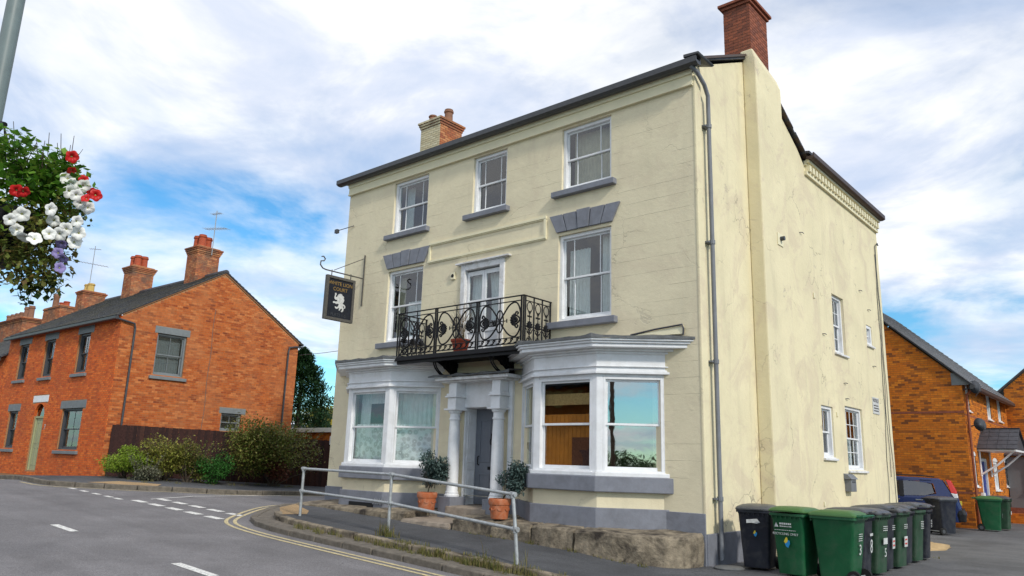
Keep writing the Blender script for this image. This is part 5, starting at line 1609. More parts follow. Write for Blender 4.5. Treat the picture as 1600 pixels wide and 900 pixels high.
# pitched porch canopy
cp = build(B().hexa([OS(18.45, 0, 2.56), OS(20.7, 0, 2.56), OS(20.7, 1.15, 2.56), OS(18.45, 1.15, 2.56), OS(18.45, 0, 2.62), OS(20.7, 0, 2.62), OS(20.7, 1.15, 2.62), OS(18.45, 1.15, 2.62)]), 'porch_canopy', 'upvc', OH)
b = B().loft([[OS(18.4, d, 2.62), OS(19.55, d, 3.32), OS(20.75, d, 2.62)] for d in (0, 1.12)]); build(b, 'canopy_core', 'slate_edge', cp)
for r_ in range(5):
    t0, t1 = r_/5, (r_+1)/5
    for sg_ in (0, 1):
        for k in range(4):
            d0, d1 = .0+.30*k, .0+.30*k+.292
            e0 = 18.36 if not sg_ else 20.8
            u0 = e0+(19.55-e0)*t0; u1 = e0+(19.55-e0)*(t1+.04)
            z0 = 2.60+.74*t0; z1 = 2.60+.74*(t1+.04)
            build(B().hexa([OS(u0, d0, z0+.03), OS(u0, d1, z0+.03), OS(u1, d1, z1+.02), OS(u1, d0, z1+.02), OS(u0, d0, z0+.06), OS(u0, d1, z0+.06), OS(u1, d1, z1+.04), OS(u1, d0, z1+.04)]), 'roof_tile', 'slate_edge', cp)
for y in (18.6, 20.5):
    build(B().tube([OS(y, .02, 1.75), OS(y, .55, 2.1), OS(y, 1.05, 2.56)], .035, 6).tube([OS(y, .04, 1.7), OS(y, .04, 2.56)], .035, 6), 'bracket', 'upvc', cp)
for (y, z) in ((17.25, 4.62), (17.45, 3.38)):
    dsh = build(B().tube([OS(y-.15, .0, z-.05), OS(y-.15, .25, z)], .02, 6), 'satellite_dish', 'dark_frame', OH)
    ax = Vector((.55, -.8, .22)).normalized(); s1 = ax.cross(Vector((0, 0, 1))).normalized(); s2 = s1.cross(ax)
    c0 = Vector(OS(y-.1, .32, z))
    b = B().loft([[tuple(c0+ax*(.09*(q*q))+(s1*math.cos(t)*.20+s2*math.sin(t)*.23)*q) for t in [k*math.pi/9 for k in range(18)]] for q in (.05, .4, .75, 1.0)], cap=True)
    build(b, 'dish', 'dark_frame', dsh, smooth='all')
    build(B().tube([tuple(c0-s2*.3), tuple(c0+ax*.35-s2*.22), tuple(c0+ax*.42-s2*.05)], .014, 5), 'feed_arm', 'grey_pipe', dsh)
# second gabled block and grey lean-to
O2 = thing('orange_brick_house', 'second orange brick gable at the end of the yard with grey lean-to', 'house', (5, 28, 0), world=True)
OG2 = lambda u, d, z: (u, 25.6-d, z)
e2, rx2 = 5.35, 5.0
rz2 = e2+(rx2-OX)*.86
b = B().add([OG2(OX, 0, -.2), OG2(9, 0, -.2), OG2(9, 0, e2), OG2(rx2, 0, rz2), OG2(OX, 0, e2)], [(0, 1, 2, 3, 4)])
b.add([(9, 25.6, -.2), (9, 34, -.2), (9, 34, e2), (9, 25.6, e2)], [(0, 1, 2, 3)])
build(b, 'wall', 'mortar_grey', O2)
t2 = lambda z: (OX, 9) if z <= e2 else (OX+(z-e2)/.86, 9-(z-e2)/.86) if z < rz2-.1 else None
bb = B(); brick_geo(bb, OG2, bricks(OG2, OX+.02, 9, -.1, rz2, top=t2)); stuff(build(bb, 'brickwork', 'brick_orange', O2, fix=False))
b = B(); roofplane(b, (OX-.3, 25.45, e2-.22), (rx2, 25.45, rz2+.06), (rx2, 34, rz2+.06), (OX-.3, 34, e2-.22), .06); roofplane(b, (rx2, 25.45, rz2+.06), (9.3, 25.45, e2-.22), (9.3, 34, e2-.22), (rx2, 34, rz2+.06), .06)
build(b, 'roof', 'slate_edge', O2)
mat('render_grey', (.16, .165, .175), .8, .06, 4, .15, 50)
lt = build(B().box(1.12, 6.2, 23.95, 25.5, .55, 2.5), 'lean_to', 'render_grey', O2)
build(B().box(1.10, 6.2, 23.9, 25.5, .0, .55), 'brick_base', 'brick_chimney', lt)
for r_ in range(4):
    for k in range(17):
        u = 1.1+k*.3
        build(B().hexa([(u, 23.72+.4*r_, 2.55+.16*r_), (u+.292, 23.72+.4*r_, 2.55+.16*r_), (u+.292, 24.16+.4*r_, 2.72+.16*r_), (u, 24.16+.4*r_, 2.72+.16*r_), (u, 23.72+.4*r_, 2.59+.16*r_), (u+.292, 23.72+.4*r_, 2.59+.16*r_), (u+.292, 24.16+.4*r_, 2.75+.16*r_), (u, 24.16+.4*r_, 2.75+.16*r_)]), 'roof_tile', 'slate_edge', lt)
sash_window(O2, lambda u, d, z: (u, 23.95-d, z), 1.75, 2.5, 1.2, 2.2, -.03, cols=(0, 1), fm='dark_frame', room=0)
bw = build(B().box(1.12, 1.9, 22.3, 22.6, -.05, .38), 'brick_pier', 'brick_orange', None)
tag(bw, 'low red brick garden wall in front of the grey lean-to', 'wall')
BPF = lambda u, d, z: (u, 22.3-d, z)
bb = B(); brick_geo(bb, BPF, bricks(BPF, 1.12, 1.9, 0, .38)); stuff(build(bb, 'brickwork', 'brick_orange', bw, fix=False))
bb = B(); BPS = lambda u, d, z: (1.9+d, u, z); brick_geo(bb, BPS, bricks(BPS, 22.3, 22.6, 0, .38)); stuff(build(bb, 'brickwork', 'brick_orange', bw, fix=False))

# ---------------------------------------------------------------- wheeled bins
def rrect(w_, d_, r, z, cx=0, cy=0, n=3):
    out = []
    for sx, sy, a0 in ((1, -1, -90), (1, 1, 0), (-1, 1, 90), (-1, -1, 180)):
        for k in range(n+1):
            a = RAD(a0+90*k/n)
            out.append((cx+sx*(w_/2-r)+r*math.cos(a), cy+sy*(d_/2-r)+r*math.sin(a), z))
    return out
def make_bin(bm_, lm_, name='wheeled_bin'):
    o = thing(name, '', 'bin')
    b = B().loft([rrect(.44, .47, .05, .04, 0, -.02), rrect(.46, .52, .05, .25, 0, -.01), rrect(.54, .64, .05, .90), rrect(.56, .66, .05, .93), rrect(.60, .72, .05, .935), rrect(.60, .72, .05, .975)])
    build(b, 'body', bm_, o, smooth=True, bev=0)
    b = B()
    for k in range(7):
        x = -.24+.08*k; b.box(x-.006, x+.006, -.352, -.33, .89, .935)
    build(b, 'rim_rib', bm_, o)
    b = B().loft([rrect(.62, .74, .06, .978), rrect(.62, .74, .06, 1.0), rrect(.58, .68, .07, 1.03, 0, 0), rrect(.45, .50, .08, 1.062, 0, .02), rrect(.30, .34, .08, 1.07, 0, .03)])
    l = build(b, 'lid', lm_, o, smooth=True)
    b = B(); b.box(-.16, .16, -.42, -.36, .985, 1.005); build(b, 'grip', lm_, l)
    b = B(); b.tube([(-.25, .37, .99), (-.25, .45, 1.0), (.25, .45, 1.0), (.25, .37, .99)], .017, 6)
    for x in (-.2, 0, .2): b.box(x-.02, x+.02, .36, .45, .97, 1.015)
    build(b, 'handle', bm_, o)
    for s_ in (-1, 1):
        w_ = build(B().tube([(s_*.21, .27, .10), (s_*.27, .27, .10)], .10, 18), 'wheel', 'rubber', o, smooth=True)
        build(B().tube([(s_*.272, .27, .10), (s_*.278, .27, .10)], .055, 12), 'hub', 'grey_lid', w_)
    build(B().tube([(-.21, .27, .10), (.21, .27, .10)], .014, 6), 'axle', 'galvanised', o)
    return o
BF = lambda u, d, z: (u, -.285-.062*(z/.9)-d-.012, z)     # front face
BK = lambda u, d, z: (-u, .245+.083*(z/.9)+d+.012, z)      # back face
def place(o, x, y, rz, label, group, tilt=None):
    o.location = (x, y, .025 if x > -.5 else 0); o.rotation_euler = (tilt or 0, 0, rz); o['label'] = label; o['group'] = group
    return o
GRP = 'bins standing beside the cream house'
P_green = make_bin('green_plastic', 'lime_plastic'); P_black = make_bin('black_plastic', 'grey_lid'); P_dark = make_bin('dark_green_plastic', 'grey_lid')
used = set()
def get(p):
    if id(p) in used: return copy_tree_src[id(p)]()
    used.add(id(p)); return p
copy_tree_src = {id(p): (lambda p=p: copy_tree(p)) for p in (P_green, P_black, P_dark)}
def fresh(p):   # pristine copies are taken before any marks are put on
    return copy_tree(p)
stock = []
layout = [
    (P_black, .72, .58, RAD(10), 'black bin with white sticker standing by the downpipe'),
    (P_green, 1.50, .26, RAD(-6), 'green recycling bin with printed front between black bin and row'),
    (P_green, 2.20, .18, RAD(-92), 'green bin at the near end of the row numbered 3'),
    (P_black, 2.12, .90, RAD(90), 'black bin in the row numbered 8'),
    (P_dark, 2.16, 1.58, RAD(89), 'dark green bin in the row numbered 5'),
    (P_black, 2.10, 2.26, RAD(91), 'black bin in the row with one red and white sticker'),
    (P_dark, 2.14, 2.92, RAD(90), 'dark green bin in the row with a red and white sticker'),
    (P_black, 2.08, 3.60, RAD(89), 'scuffed black bin in the row without a number'),
    (P_dark, 2.10, 4.28, RAD(90), 'dark green bin next to last in the row'),
    (P_black, 2.10, 4.96, RAD(92), 'black bin at the far end of the row'),
    (P_black, .95, 12.95, RAD(150), 'black bin pulled out behind the blue car'),
    (P_green, 1.62, 16.3, RAD(100), 'green bin at the corner of the orange brick house'),
    (P_dark, 1.72, 17.3, RAD(90), 'dark bin behind the green one at the orange brick corner')]
bins = []
for p, x, y, rz, lab in layout: bins.append(place(copy_tree(p), x, y, rz, lab, GRP if y < 10 else 'bins at the back of the yard'))
for p in (P_green, P_black, P_dark):
    for c in list(p.children):
        for d_ in list(c.children): bpy.data.objects.remove(d_)
        bpy.data.objects.remove(c)
    bpy.data.objects.remove(p)
for i, th in ((3, 3), (5, 5.5), (7, 2.5), (8, 6), (9, 3), (1, 1.5)):
    lid = [c for c in bins[i].children if c.name.startswith('lid')][0]
    hp_ = Vector((0, .36, .985)); rm = Matrix.Rotation(RAD(-th), 3, 'X')
    lid.rotation_euler = (RAD(-th), 0, 0); lid.location = hp_-rm@hp_
for i, da in ((3, 2.5), (4, -3), (5, 1.5), (6, -2), (7, 3.5), (8, -2.5), (9, 4)): bins[i].rotation_euler.z += RAD(da)
def strip(o, F, u0, u1, z0, z1, m, name='print'): return build(B().fbox(F, u0, u1, .002, .004, z0, z1), name, m, o)
def mini(o, F, u, z, wd, rows, m='print_white', h=.012, gap=.02):
    b = B()
    for r_ in range(rows):
        x = u-wd/2
        while x < u+wd/2:
            k = rnd.uniform(.012, .04); b.fbox(F, x, min(x+k, u+wd/2), .002, .004, z-r_*(h+gap)*1.0, z-r_*(h+gap)+h); x += k+.008
    return build(b, 'print', m, o)
def flame(o, F, u, z, s):
    for poly, m in (([(-.5, .35), (-.2, .9), (.0, 1.0), (.1, .6), (.0, .3), (-.3, .1)], 'print_yellow'), ([(-.4, .05), (.0, .28), (.15, .6), (.4, .5), (.4, .1), (.1, -.5), (-.2, -.3)], 'print_blue')):
        build(B().fprism(F, [(u+a*s, z+c*s) for a, c in poly], .002, .004), 'print', m, o)
# black bin: torn sticker and flame print
build(B().fprism(BF, [(-.12, .82), (.06, .84), (.11, .78), (.05, .76), (-.04, .77), (-.12, .76)], .002, .004), 'sticker', 'print_white', bins[0])
flame(bins[0], BF, .02, .58, .07)
# printed front of the recycling bin
build(B().fprism(BF, [(-.20, .76), (-.13, .76), (-.165, .83)], .002, .004), 'print', 'print_white', bins[1])
mini(bins[1], BF, -.01, .80, .2, 1, h=.028); mini(bins[1], BF, -.01, .765, .2, 1, h=.016); mini(bins[1], BF, -.02, .71, .36, 1, h=.008)
lettering('RECYCLING ONLY', .052, 'print_white', bins[1], BF, -.02, .003, .64)
flame(bins[1], BF, .0, .50, .11)
def number(o, s, z=.42, size=.22, F=None): lettering(s, size, 'print_white', o, F or BF, 0, .003, z, name='bin_number')
mini(bins[2], BK, 0, .72, .16, 4); number(bins[2], '3', F=BK)
strip(bins[3], BF, -.09, .09, .66, .70, 'print_white'); number(bins[3], '8', .40, .3)
mini(bins[4], BF, 0, .78, .2, 3); strip(bins[4], BF, -.09, .09, .50, .60, 'print_white'); number(bins[4], '5', .30, .2)
for i in (5, 6):
    strip(bins[i], BF, -.09, .09, .38, .56, 'print_white', 'sticker'); strip(bins[i], off(BF, dd=.002), -.06, .06, .42, .45, 'print_red'); strip(bins[i], off(BF, dd=.002), -.06, .06, .49, .52, 'print_red')
    mini(bins[i], BF, 0, .76, .2, 3)
for i in (8, 9): mini(bins[i], BF, 0, .76, .18, 5); 
strip(bins[11], BF, -.08, .08, .42, .55, 'print_white'); strip(bins[12], BF, -.06, .06, .5, .6, 'print_white')
# sandy patch beside the row
mat('sand', (.44, .31, .16), .95, .2, 12, .6, 60)
sd = B(); nn = 24; rings = []
for q, h in ((1.0, .022), (.7, .07), (.35, .10), (.02, .11)):
    rings.append([(1.35+(.72+.1*math.sin(k*3.1))*q*math.cos(2*math.pi*k/nn), 8.0+(1.6+.2*math.sin(k*2.3))*q*math.sin(2*math.pi*k/nn), h+rnd.uniform(-.006, .006)) for k in range(nn)])
sd.loft(rings)
tag(build(sd, 'sand_heap', 'sand', None, smooth='all'), 'low heap of tan sand on the yard beyond the bins', 'sand')

# ---------------------------------------------------------------- blue car, rear towards the yard
mat('car_blue', (.012, .026, .11), .22, .05, 3, spec=.6)
mat('car_black', (.012, .012, .014), .5, .1, 9)
mat('tail_red', (.55, .02, .015), .2, .05, 9, spec=.6)
mat('tail_clear', (.75, .76, .78), .2, .05, 9, spec=.6)
mat('chrome', (.6, .6, .62), .2, .05, 9, metal=.9)
glass_mat('car_glass', (.25, .28, .28), .10)
car = thing('parked_car', 'dark blue estate car parked behind the cream house, rear showing', 'car', (-1.05, 14.25, .02), RAD(11))
# x forwards is -x here: rear bumper at x = +2.2
def prof(y):     # body outline at half width fraction |y|: list of (x, z)
    return
CW = .86
lowp = [(2.18, .32), (2.24, .45), (2.24, .70), (2.16, .95), (2.10, 1.02), (-.95, .98), (-1.9, .88), (-2.22, .72), (-2.26, .42), (-2.15, .28)]
def shell(b, prof_, hw, inset):
    n = len(prof_)
    r0 = [(x, -hw+inset, z) for x, z in prof_]; r1 = [(x*.995, -hw, z) for x, z in prof_]
    b.loft([[(x*.97, -hw+inset, z) for x, z in prof_], [(x, -hw+.02, z) for x, z in prof_], [(x, hw-.02, z) for x, z in prof_], [(x*.97, hw-inset, z) for x, z in prof_]])
b = B(); shell(b, lowp, CW+.02, .0)
body = build(b, 'body', 'car_blue', car, bev=.05)
# cabin: pillars and roof as a tapering shell
cab = [[(2.06, s_*CW, 1.0), (1.78, s_*(CW-.12), 1.52), (-.25, s_*(CW-.12), 1.55), (-1.05, s_*CW, .97)] for s_ in (-1, 1)]
rf_ = B().loft([[(1.80, -.74, 1.50), (1.70, -.70, 1.575), (.5, -.70, 1.615), (-.2, -.70, 1.58), (-.35, -.74, 1.52)], [(1.80, .74, 1.50), (1.70, .70, 1.575), (.5, .70, 1.615), (-.2, .70, 1.58), (-.35, .74, 1.52)]])
build(rf_, 'roof_panel', 'car_blue', body, bev=.03)
build(B().tube([(1.6, -.66, 1.62), (1.2, -.66, 1.65), (.0, -.66, 1.65), (-.2, -.66, 1.60)], .018, 5), 'roof_rail', 'car_black', body)
SFc = lambda x, z, e=0: (x, -(CW-.12*(z-1.0)/.52)-e, z)
def side_piece(poly, name, m, e0=-.03, e1=.0, mirror=True):
    for s_ in ((1, -1) if mirror else (1,)):
        b = B().loft([[(lambda p: (p[0], p[1]*s_, p[2]))(SFc(x, z, e0)) for x, z in poly], [(lambda p: (p[0], p[1]*s_, p[2]))(SFc(x, z, e1)) for x, z in poly]])
        build(b, name, m, body)
side_piece([(1.30, 1.0), (2.08, 1.0), (1.80, 1.52), (1.18, 1.53), (1.20, 1.46), (1.55, 1.42), (1.62, 1.12), (1.30, 1.06)], 'rear_pillar', 'car_blue')
side_piece([(.62, 1.0), (.74, 1.0), (.74, 1.53), (.62, 1.53)], 'pillar', 'car_black')
side_piece([(-.42, 1.0), (-.30, 1.0), (-.30, 1.53), (-.38, 1.53)], 'pillar', 'car_black')
side_piece([(-1.05, .98), (-.95, .98), (-.25, 1.53), (-.36, 1.53)], 'pillar', 'car_blue')
side_piece([(-1.0, .98), (1.3, .99), (1.3, 1.05), (-.95, 1.03)], 'waist_rail', 'car_blue')
side_piece([(-.38, 1.49), (1.5, 1.49), (1.5, 1.54), (-.32, 1.54)], 'roof_edge', 'car_blue')
side_piece([(.74, 1.05), (1.30, 1.06), (1.56, 1.14), (1.50, 1.40), (1.22, 1.47), (.74, 1.49)], 'rear_window', 'car_glass', -.02, -.008)
side_piece([(-.30, 1.03), (.62, 1.04), (.62, 1.49), (-.28, 1.49)], 'door_window', 'car_glass', -.02, -.008)
side_piece([(-.92, 1.03), (-.40, 1.03), (-.40, 1.49)], 'door_window', 'car_glass', -.02, -.008)
# rear: light clusters, screen, tailgate, bumper
for s_ in (-1, 1):
    tl = [(1.90, 1.54), (2.01, 1.52), (2.14, 1.22), (2.15, 1.14), (2.0, 1.16)]
    b = B().loft([[(x, s_*(CW-.12*(z-1.0)/.52+.012), z) for x, z in tl], [(x+.015, s_*(CW-.14-.12*(z-1.0)/.52), z) for x, z in tl]])
    build(b, 'tail_light', 'tail_red', body, bev=.012)
    t2_ = [(2.0, 1.155), (2.15, 1.135), (2.17, 1.02), (2.08, 1.01)]
    b = B().loft([[(x, s_*(CW+.010), z) for x, z in t2_], [(x+.015, s_*(CW-.2), z) for x, z in t2_]])
    build(b, 'tail_light', 'tail_clear', body, bev=.01)
b = B().hexa([(1.86, -.58, 1.50), (1.86, .58, 1.50), (2.12, .64, 1.08), (2.12, -.64, 1.08), (1.88, -.58, 1.51), (1.88, .58, 1.51), (2.14, .64, 1.09), (2.14, -.64, 1.09)]); build(b, 'rear_screen', 'car_glass', body)
b = B().hexa([(2.06, -.66, .70), (2.06, .66, .70), (2.06, .66, 1.09), (2.06, -.66, 1.09), (2.255, -.66, .72), (2.255, .66, .72), (2.165, .66, 1.08), (2.165, -.66, 1.08)]); build(b, 'tailgate', 'car_blue', body, bev=.02)
build(B().box(2.20, 2.27, -.26, .26, .80, .91), 'number_plate', 'print_yellow', body)
build(B().loft([rrect(.24, 1.78, .08, .34, 2.22, 0), rrect(.28, 1.80, .08, .55, 2.22, 0), rrect(.22, 1.76, .08, .68, 2.21, 0)]), 'bumper', 'car_black', body, bev=.02)
build(B().box(2.26, 2.37, -.5, .5, .50, .60), 'bumper_guard', 'car_blue', body, bev=.02)
for x in (1.40, -1.45):
    for s_ in (-1, 1):
        wv = build(B().tube([(x, s_*.66, .33), (x, s_*.875, .33)], .33, 24), 'wheel', 'rubber', car, smooth=True)
        build(B().tube([(x, s_*.876, .33), (x, s_*.886, .33)], .20, 16), 'rim', 'chrome', wv)
        b = B().tube([(x+.40*math.cos(t), s_*.872, .33+.42*math.sin(t)) for t in [k*math.pi/14 for k in range(15)]], .035, 6); build(b, 'wheel_arch', 'car_blue', body)
        build(B().loft([[(x+.37*math.cos(t), s_*y, .33+.37*math.sin(t)) for t in [k*math.pi/10 for k in range(20)]] for y in (.70, .884)]), 'wheel_well', 'car_black', body)
for x in (.42, 1.05): build(B().box(x, x+.2, -.90, -.875, .92, .945), 'door_handle', 'chrome', body)

# ---------------------------------------------------------------- handrail on the pavement
rl = thing('handrail', 'grey galvanised two rail pipe handrail along the pavement edge', 'railing', (-5.1, -2.7, .2), world=True)
posts = [((-8.35, -2.53), 1.02, 0), ((-5.12, -2.76), 1.13, 0), ((-1.70, -3.0), 1.07, -.14)]
top = []; mid = []
for (x, y), h, lean in posts:
    z = gp(x, y)+.02
    build(B().tube([(x, y, z-.1), (x+lean*.5, y, z+h*.5), (x+lean, y, z+h)], .030, 10), 'post', 'galvanised', rl, smooth=True)
    top.append((x+lean, y, z+h)); mid.append((x+lean*.5, y, z+h*(.53 if lean == 0 else .50)))
for nm, P_ in (('top_rail', top), ('middle_rail', mid)):
    for k in range(2):
        e0, e1 = Vector(P_[k]), Vector(P_[k+1])
        if k == 1 and nm == 'top_rail': e1 = e1+(e1-e0).normalized()*.05
        build(B().tube([e0, e1], .0285, 10), nm, 'galvanised', rl, smooth=True)
for P_ in (top, mid):
    for i, p in enumerate(P_):
        d = (Vector(P_[min(i+1, 2)])-Vector(P_[max(i-1, 0)])).normalized()
        build(B().tube([Vector(p)-d*.06, Vector(p)+d*.06], .041, 10), 'clamp', 'galvanised', rl, smooth=True)
        build(B().tube([Vector(p)-Vector((0, 0, .06)), Vector(p)+Vector((0, 0, .035))], .041, 10), 'clamp', 'galvanised', rl, smooth=True)

# ---------------------------------------------------------------- potted shrubs by the door
def pot_plant(x, y, z, label, seed, ball, lean=(0, 0), stem=.55, n=1500):
    o = thing('potted_shrub', label, 'potted plant', (x, y, z), world=True)
    b = B().lathe([(.0, 0), (.165, 0), (.17, .02), (.20, .26), (.215, .27), (.222, .30), (.225, .36), (.215, .385), (.19, .385), (.18, .33), (.0, .32)], 22, (x, y, z), cap=False)
    build(b, 'pot', 'terracotta', o, smooth=True)
    b = B()
    for k in range(8):
        a = 2*math.pi*k/8; b.tube([(x+.196*math.cos(a+d), y+.196*math.sin(a+d), z+.2-.035*math.sin(q)) for d, q in ((-.25, 0), (-.12, 1.2), (0, 1.57), (.12, 1.2), (.25, 0))], .010, 5)
    build(b, 'swag', 'terracotta', o)
    build(B().lathe([(.0, .34), (.18, .335)], 14, (x, y, z), cap=False), 'soil', 'bark', o)
    c = Vector((x+lean[0], y+lean[1], z+.34+stem+ball[2]*.7))
    b = B(); b.tube([(x, y, z+.3), (x+lean[0]*.4, y+lean[1]*.4, z+.35+stem*.5), tuple(c)], [.018, .015, .010], 6)
    stems(b, (x+lean[0]*.5, y+lean[1]*.5, z+.34+stem*.6), tuple(c), 12, .007, (ball[0]*.8, ball[1]*.8, ball[2]*.8), seed)
    build(b, 'stem', 'bark', o, fix=False)
    leaves('foliage', blob_pts(tuple(c), ball, n, 8, .2, seed=seed), .085, 'leaf_blue', o, .42)
    return o
pot_plant(-6.27, -.72, .60, 'round blue green shrub in terracotta pot left of the front door', 21, (.40, .40, .42), (.0, .1), .22, 3400)
pot_plant(-3.93, -.95, .585, 'leaning blue green shrub in terracotta pot beside the right bay', 22, (.34, .34, .36), (.26, .12), .22, 2200)
# red pot with dry grasses on the balcony
gp_ = thing('grass_pot', 'red plastic pot of dry feathery grass standing on the balcony', 'potted plant', (-5.55, -.62, ZF), world=True)
gx, gy, gz = -5.55, -.62, ZF
build(B().lathe([(.0, 0), (.14, 0), (.20, .25), (.225, .26), (.23, .31), (.20, .31), (.19, .25), (.0, .25)], 18, (gx, gy, gz), cap=False), 'pot', 'pot_red', gp_, smooth=True)
island('dry_grass', [(.20, .15, .09), (.30, .22, .14), (.12, .09, .06), (.16, .14, .06)], .8, .2, 9, 0, leaf=.2)
R = random.Random(3); b = B()
for k in range(70):
    a = R.uniform(0, 6.28); L = R.uniform(.45, 1.15); sp = R.uniform(.05, .32)
    p = [(gx+R.uniform(-.08, .08), gy+R.uniform(-.08, .08), gz+.2)]
    for q in range(1, 6):
        t = q/5; p.append((p[0][0]+math.cos(a)*sp*t*t, p[0][1]+math.sin(a)*sp*t*t, gz+.2+L*t*(1-.12*t)))
    b.tube(p, [.004, .004, .0035, .003, .009 if k % 4 == 0 else .003, .002], 4)
build(b, 'grass_blades', 'dry_grass', gp_, fix=False)
# two climbing-plant sprigs on the bay sill are left of the frame; small weeds along the kerb
island('weed', [(.10, .12, .03), (.17, .16, .05), (.22, .18, .08), (.06, .09, .02)], .8, .2, 9, 0, leaf=.25)
R = random.Random(17); b = B()
def tuft(x, y, h, n, zf):
    for _ in range(n):
        a = R.uniform(0, 6.28); L = h*R.uniform(.4, 1.1); s_ = L*R.uniform(.2, .8)
        bx, by = x+R.gauss(0, .05), y+R.gauss(0, .03); z = zf(bx, by)
        w_ = .006
        px, py = -math.sin(a)*w_, math.cos(a)*w_
        m_ = (bx+math.cos(a)*s_*.4, by+math.sin(a)*s_*.4, z+L*.65); e = (bx+math.cos(a)*s_, by+math.sin(a)*s_, z+L)
        b.add([(bx-px, by-py, z-.01), (bx+px, by+py, z-.01), (m_[0]+px*.7, m_[1]+py*.7, m_[2]), (m_[0]-px*.7, m_[1]-py*.7, m_[2]), e], [(0, 1, 2, 3), (3, 2, 4)])
zk = lambda x, y: g(x, y)-.03
for _ in range(230):
    t = R.uniform(0, 1); x = -7.4+t*7.9
    if R.random() > .25+.75*sm(-5, -2.2, x): continue
    tuft(x, -3.72+.42+R.gauss(0, .06)-.0*x, R.uniform(.05, .16), 16, zk)
for _ in range(10): tuft(-5.12+R.gauss(0, .12), -2.85+R.gauss(0, .06), R.uniform(.12, .3), 14, lambda x, y: gp(x, y)+.03)
for _ in range(26): tuft(R.uniform(-4.4, -.6), -3.2+R.gauss(0, .05), R.uniform(.04, .10), 12, lambda x, y: gp(x, y)+.04)
for _ in range(5): tuft(R.uniform(-2.2, -1.2), -3.3+R.gauss(0, .06), R.uniform(.3, .5), 5, zk)
for _ in range(22): tuft(R.uniform(-4.5, -.4), -1.27+R.gauss(0, .03), R.uniform(.03, .09), 10, lambda x, y: gp(x, y)+.03)
for _ in range(12): tuft(R.uniform(.6, 2.4), 5.6+R.gauss(0, .2), R.uniform(.03, .08), 10, lambda x, y: .02)
for _ in range(60): tuft(R.uniform(-21.5, -18), R.uniform(-1.6, 4), R.uniform(.04, .12), 10, lambda x, y: g(x, y))
wd_ = build(b, 'kerb_weeds', 'weed', None, fix=False); stuff(wd_)
wd_['label'] = 'dry grass and weeds growing along the kerb and wall foot'; wd_['category'] = 'weeds'

# ---------------------------------------------------------------- lamp post with flower basket, close on the left
lpx = Vector((1.735, -11.63))
lamp = thing('lamp_post', 'grey steel lamp post at the near pavement carrying a flower basket', 'lamp post', (lpx.x, lpx.y, 0), world=True)
build(B().tube([(lpx.x, lpx.y, -.05), (lpx.x, lpx.y, 1.2)], .08, 14), 'base', 'lamp_grey', lamp, smooth=True)
build(B().tube([(lpx.x, lpx.y, 1.2), (lpx.x, lpx.y, 3), (lpx.x, lpx.y, 6.5)], [.047, .045, .040], 16), 'shaft', 'lamp_grey', lamp, smooth=True)
build(B().tube([(lpx.x, lpx.y, 6.4), (lpx.x, lpx.y+.3, 6.7), (lpx.x, lpx.y+.9, 6.75)], .03, 8), 'arm', 'lamp_grey', lamp, smooth=True)
build(B().loft([rrect(.16, .5, .06, 6.7, lpx.x, lpx.y+1.05), rrect(.2, .56, .08, 6.76, lpx.x, lpx.y+1.05), rrect(.12, .4, .05, 6.82, lpx.x, lpx.y+1.05)]), 'lantern', 'lamp_grey', lamp)
BC = pix(-22, 345, 4.5)    # middle of the basket
build(B().tube([(lpx.x, lpx.y, 3.30), (lpx.x*.5+BC.x*.5, lpx.y*.5+BC.y*.5, 3.33), (BC.x, BC.y, 3.28)], .014, 8), 'basket_arm', 'black_iron', lamp)
bk = thing('flower_basket', 'hanging basket of white and red petunias with trailing foliage', 'hanging basket', tuple(BC-Vector((0, 0, .2))), world=True)
build(B().lathe([(.0, -.24), (.12, -.225), (.2, -.16), (.25, -.05), (.265, .04), (.24, .04), (.0, .03)], 22, tuple(BC), cap=False), 'bowl', 'black_iron', bk, smooth=True)
b = B()
for k in range(3):
    a = 2*math.pi*k/3+.4; b.tube([(BC.x+.25*math.cos(a), BC.y+.25*math.sin(a), BC.z+.04), (BC.x, BC.y, 3.27)], .004, 4)
build(b, 'chain', 'black_iron', bk)
# foliage: gathered at places seen in the photograph, on the ball that grows round the bowl
R = random.Random(34); lpts = []; fine = []; trail = []
def around(x, y, dist, s, n, out, sz=(1, 1, 1)):
    p = pix(x, y, dist)
    G = lambda: max(-1.5, min(1.5, R.gauss(0, 1)))*s
    for _ in range(n): out.append((p.x+G(), p.y+G(), p.z+G()))
for (x, y, s, n) in ((8, 222, .05, 110), (15, 250, .08, 240), (40, 262, .08, 260), (60, 275, .08, 300), (20, 285, .08, 260), (85, 262, .06, 200), (100, 255, .045, 130), (75, 295, .08, 280), (55, 312, .07, 200), (100, 290, .07, 240), (90, 315, .07, 200), (-10, 270, .1, 300), (-30, 300, .12, 300), (112, 300, .05, 120), (35, 205+10, .03, 40), (122, 275, .03, 50)):
    around(x, y, R.uniform(4.15, 4.5), s, n, lpts)
for (x, y, s, n) in ((70, 335, .07, 240), (60, 360, .08, 300), (95, 345, .07, 240), (60, 385, .08, 320), (40, 395, .08, 280), (75, 405, .07, 260), (20, 385, .08, 200), (90, 380, .05, 150), (55, 420, .06, 200), (75, 425, .04, 110), (35, 415, .05, 120), (105, 330, .05, 120), (-20, 380, .12, 200)):
    around(x, y, R.uniform(4.2, 4.5), s, n, fine)
leaves('foliage', R.sample(lpts, int(len(lpts)*.66)), .043, 'leaf_basket', bk, .72, .25)
leaves('foliage', fine, .032, 'leaf_mix', bk, .6, .4)
b = B()
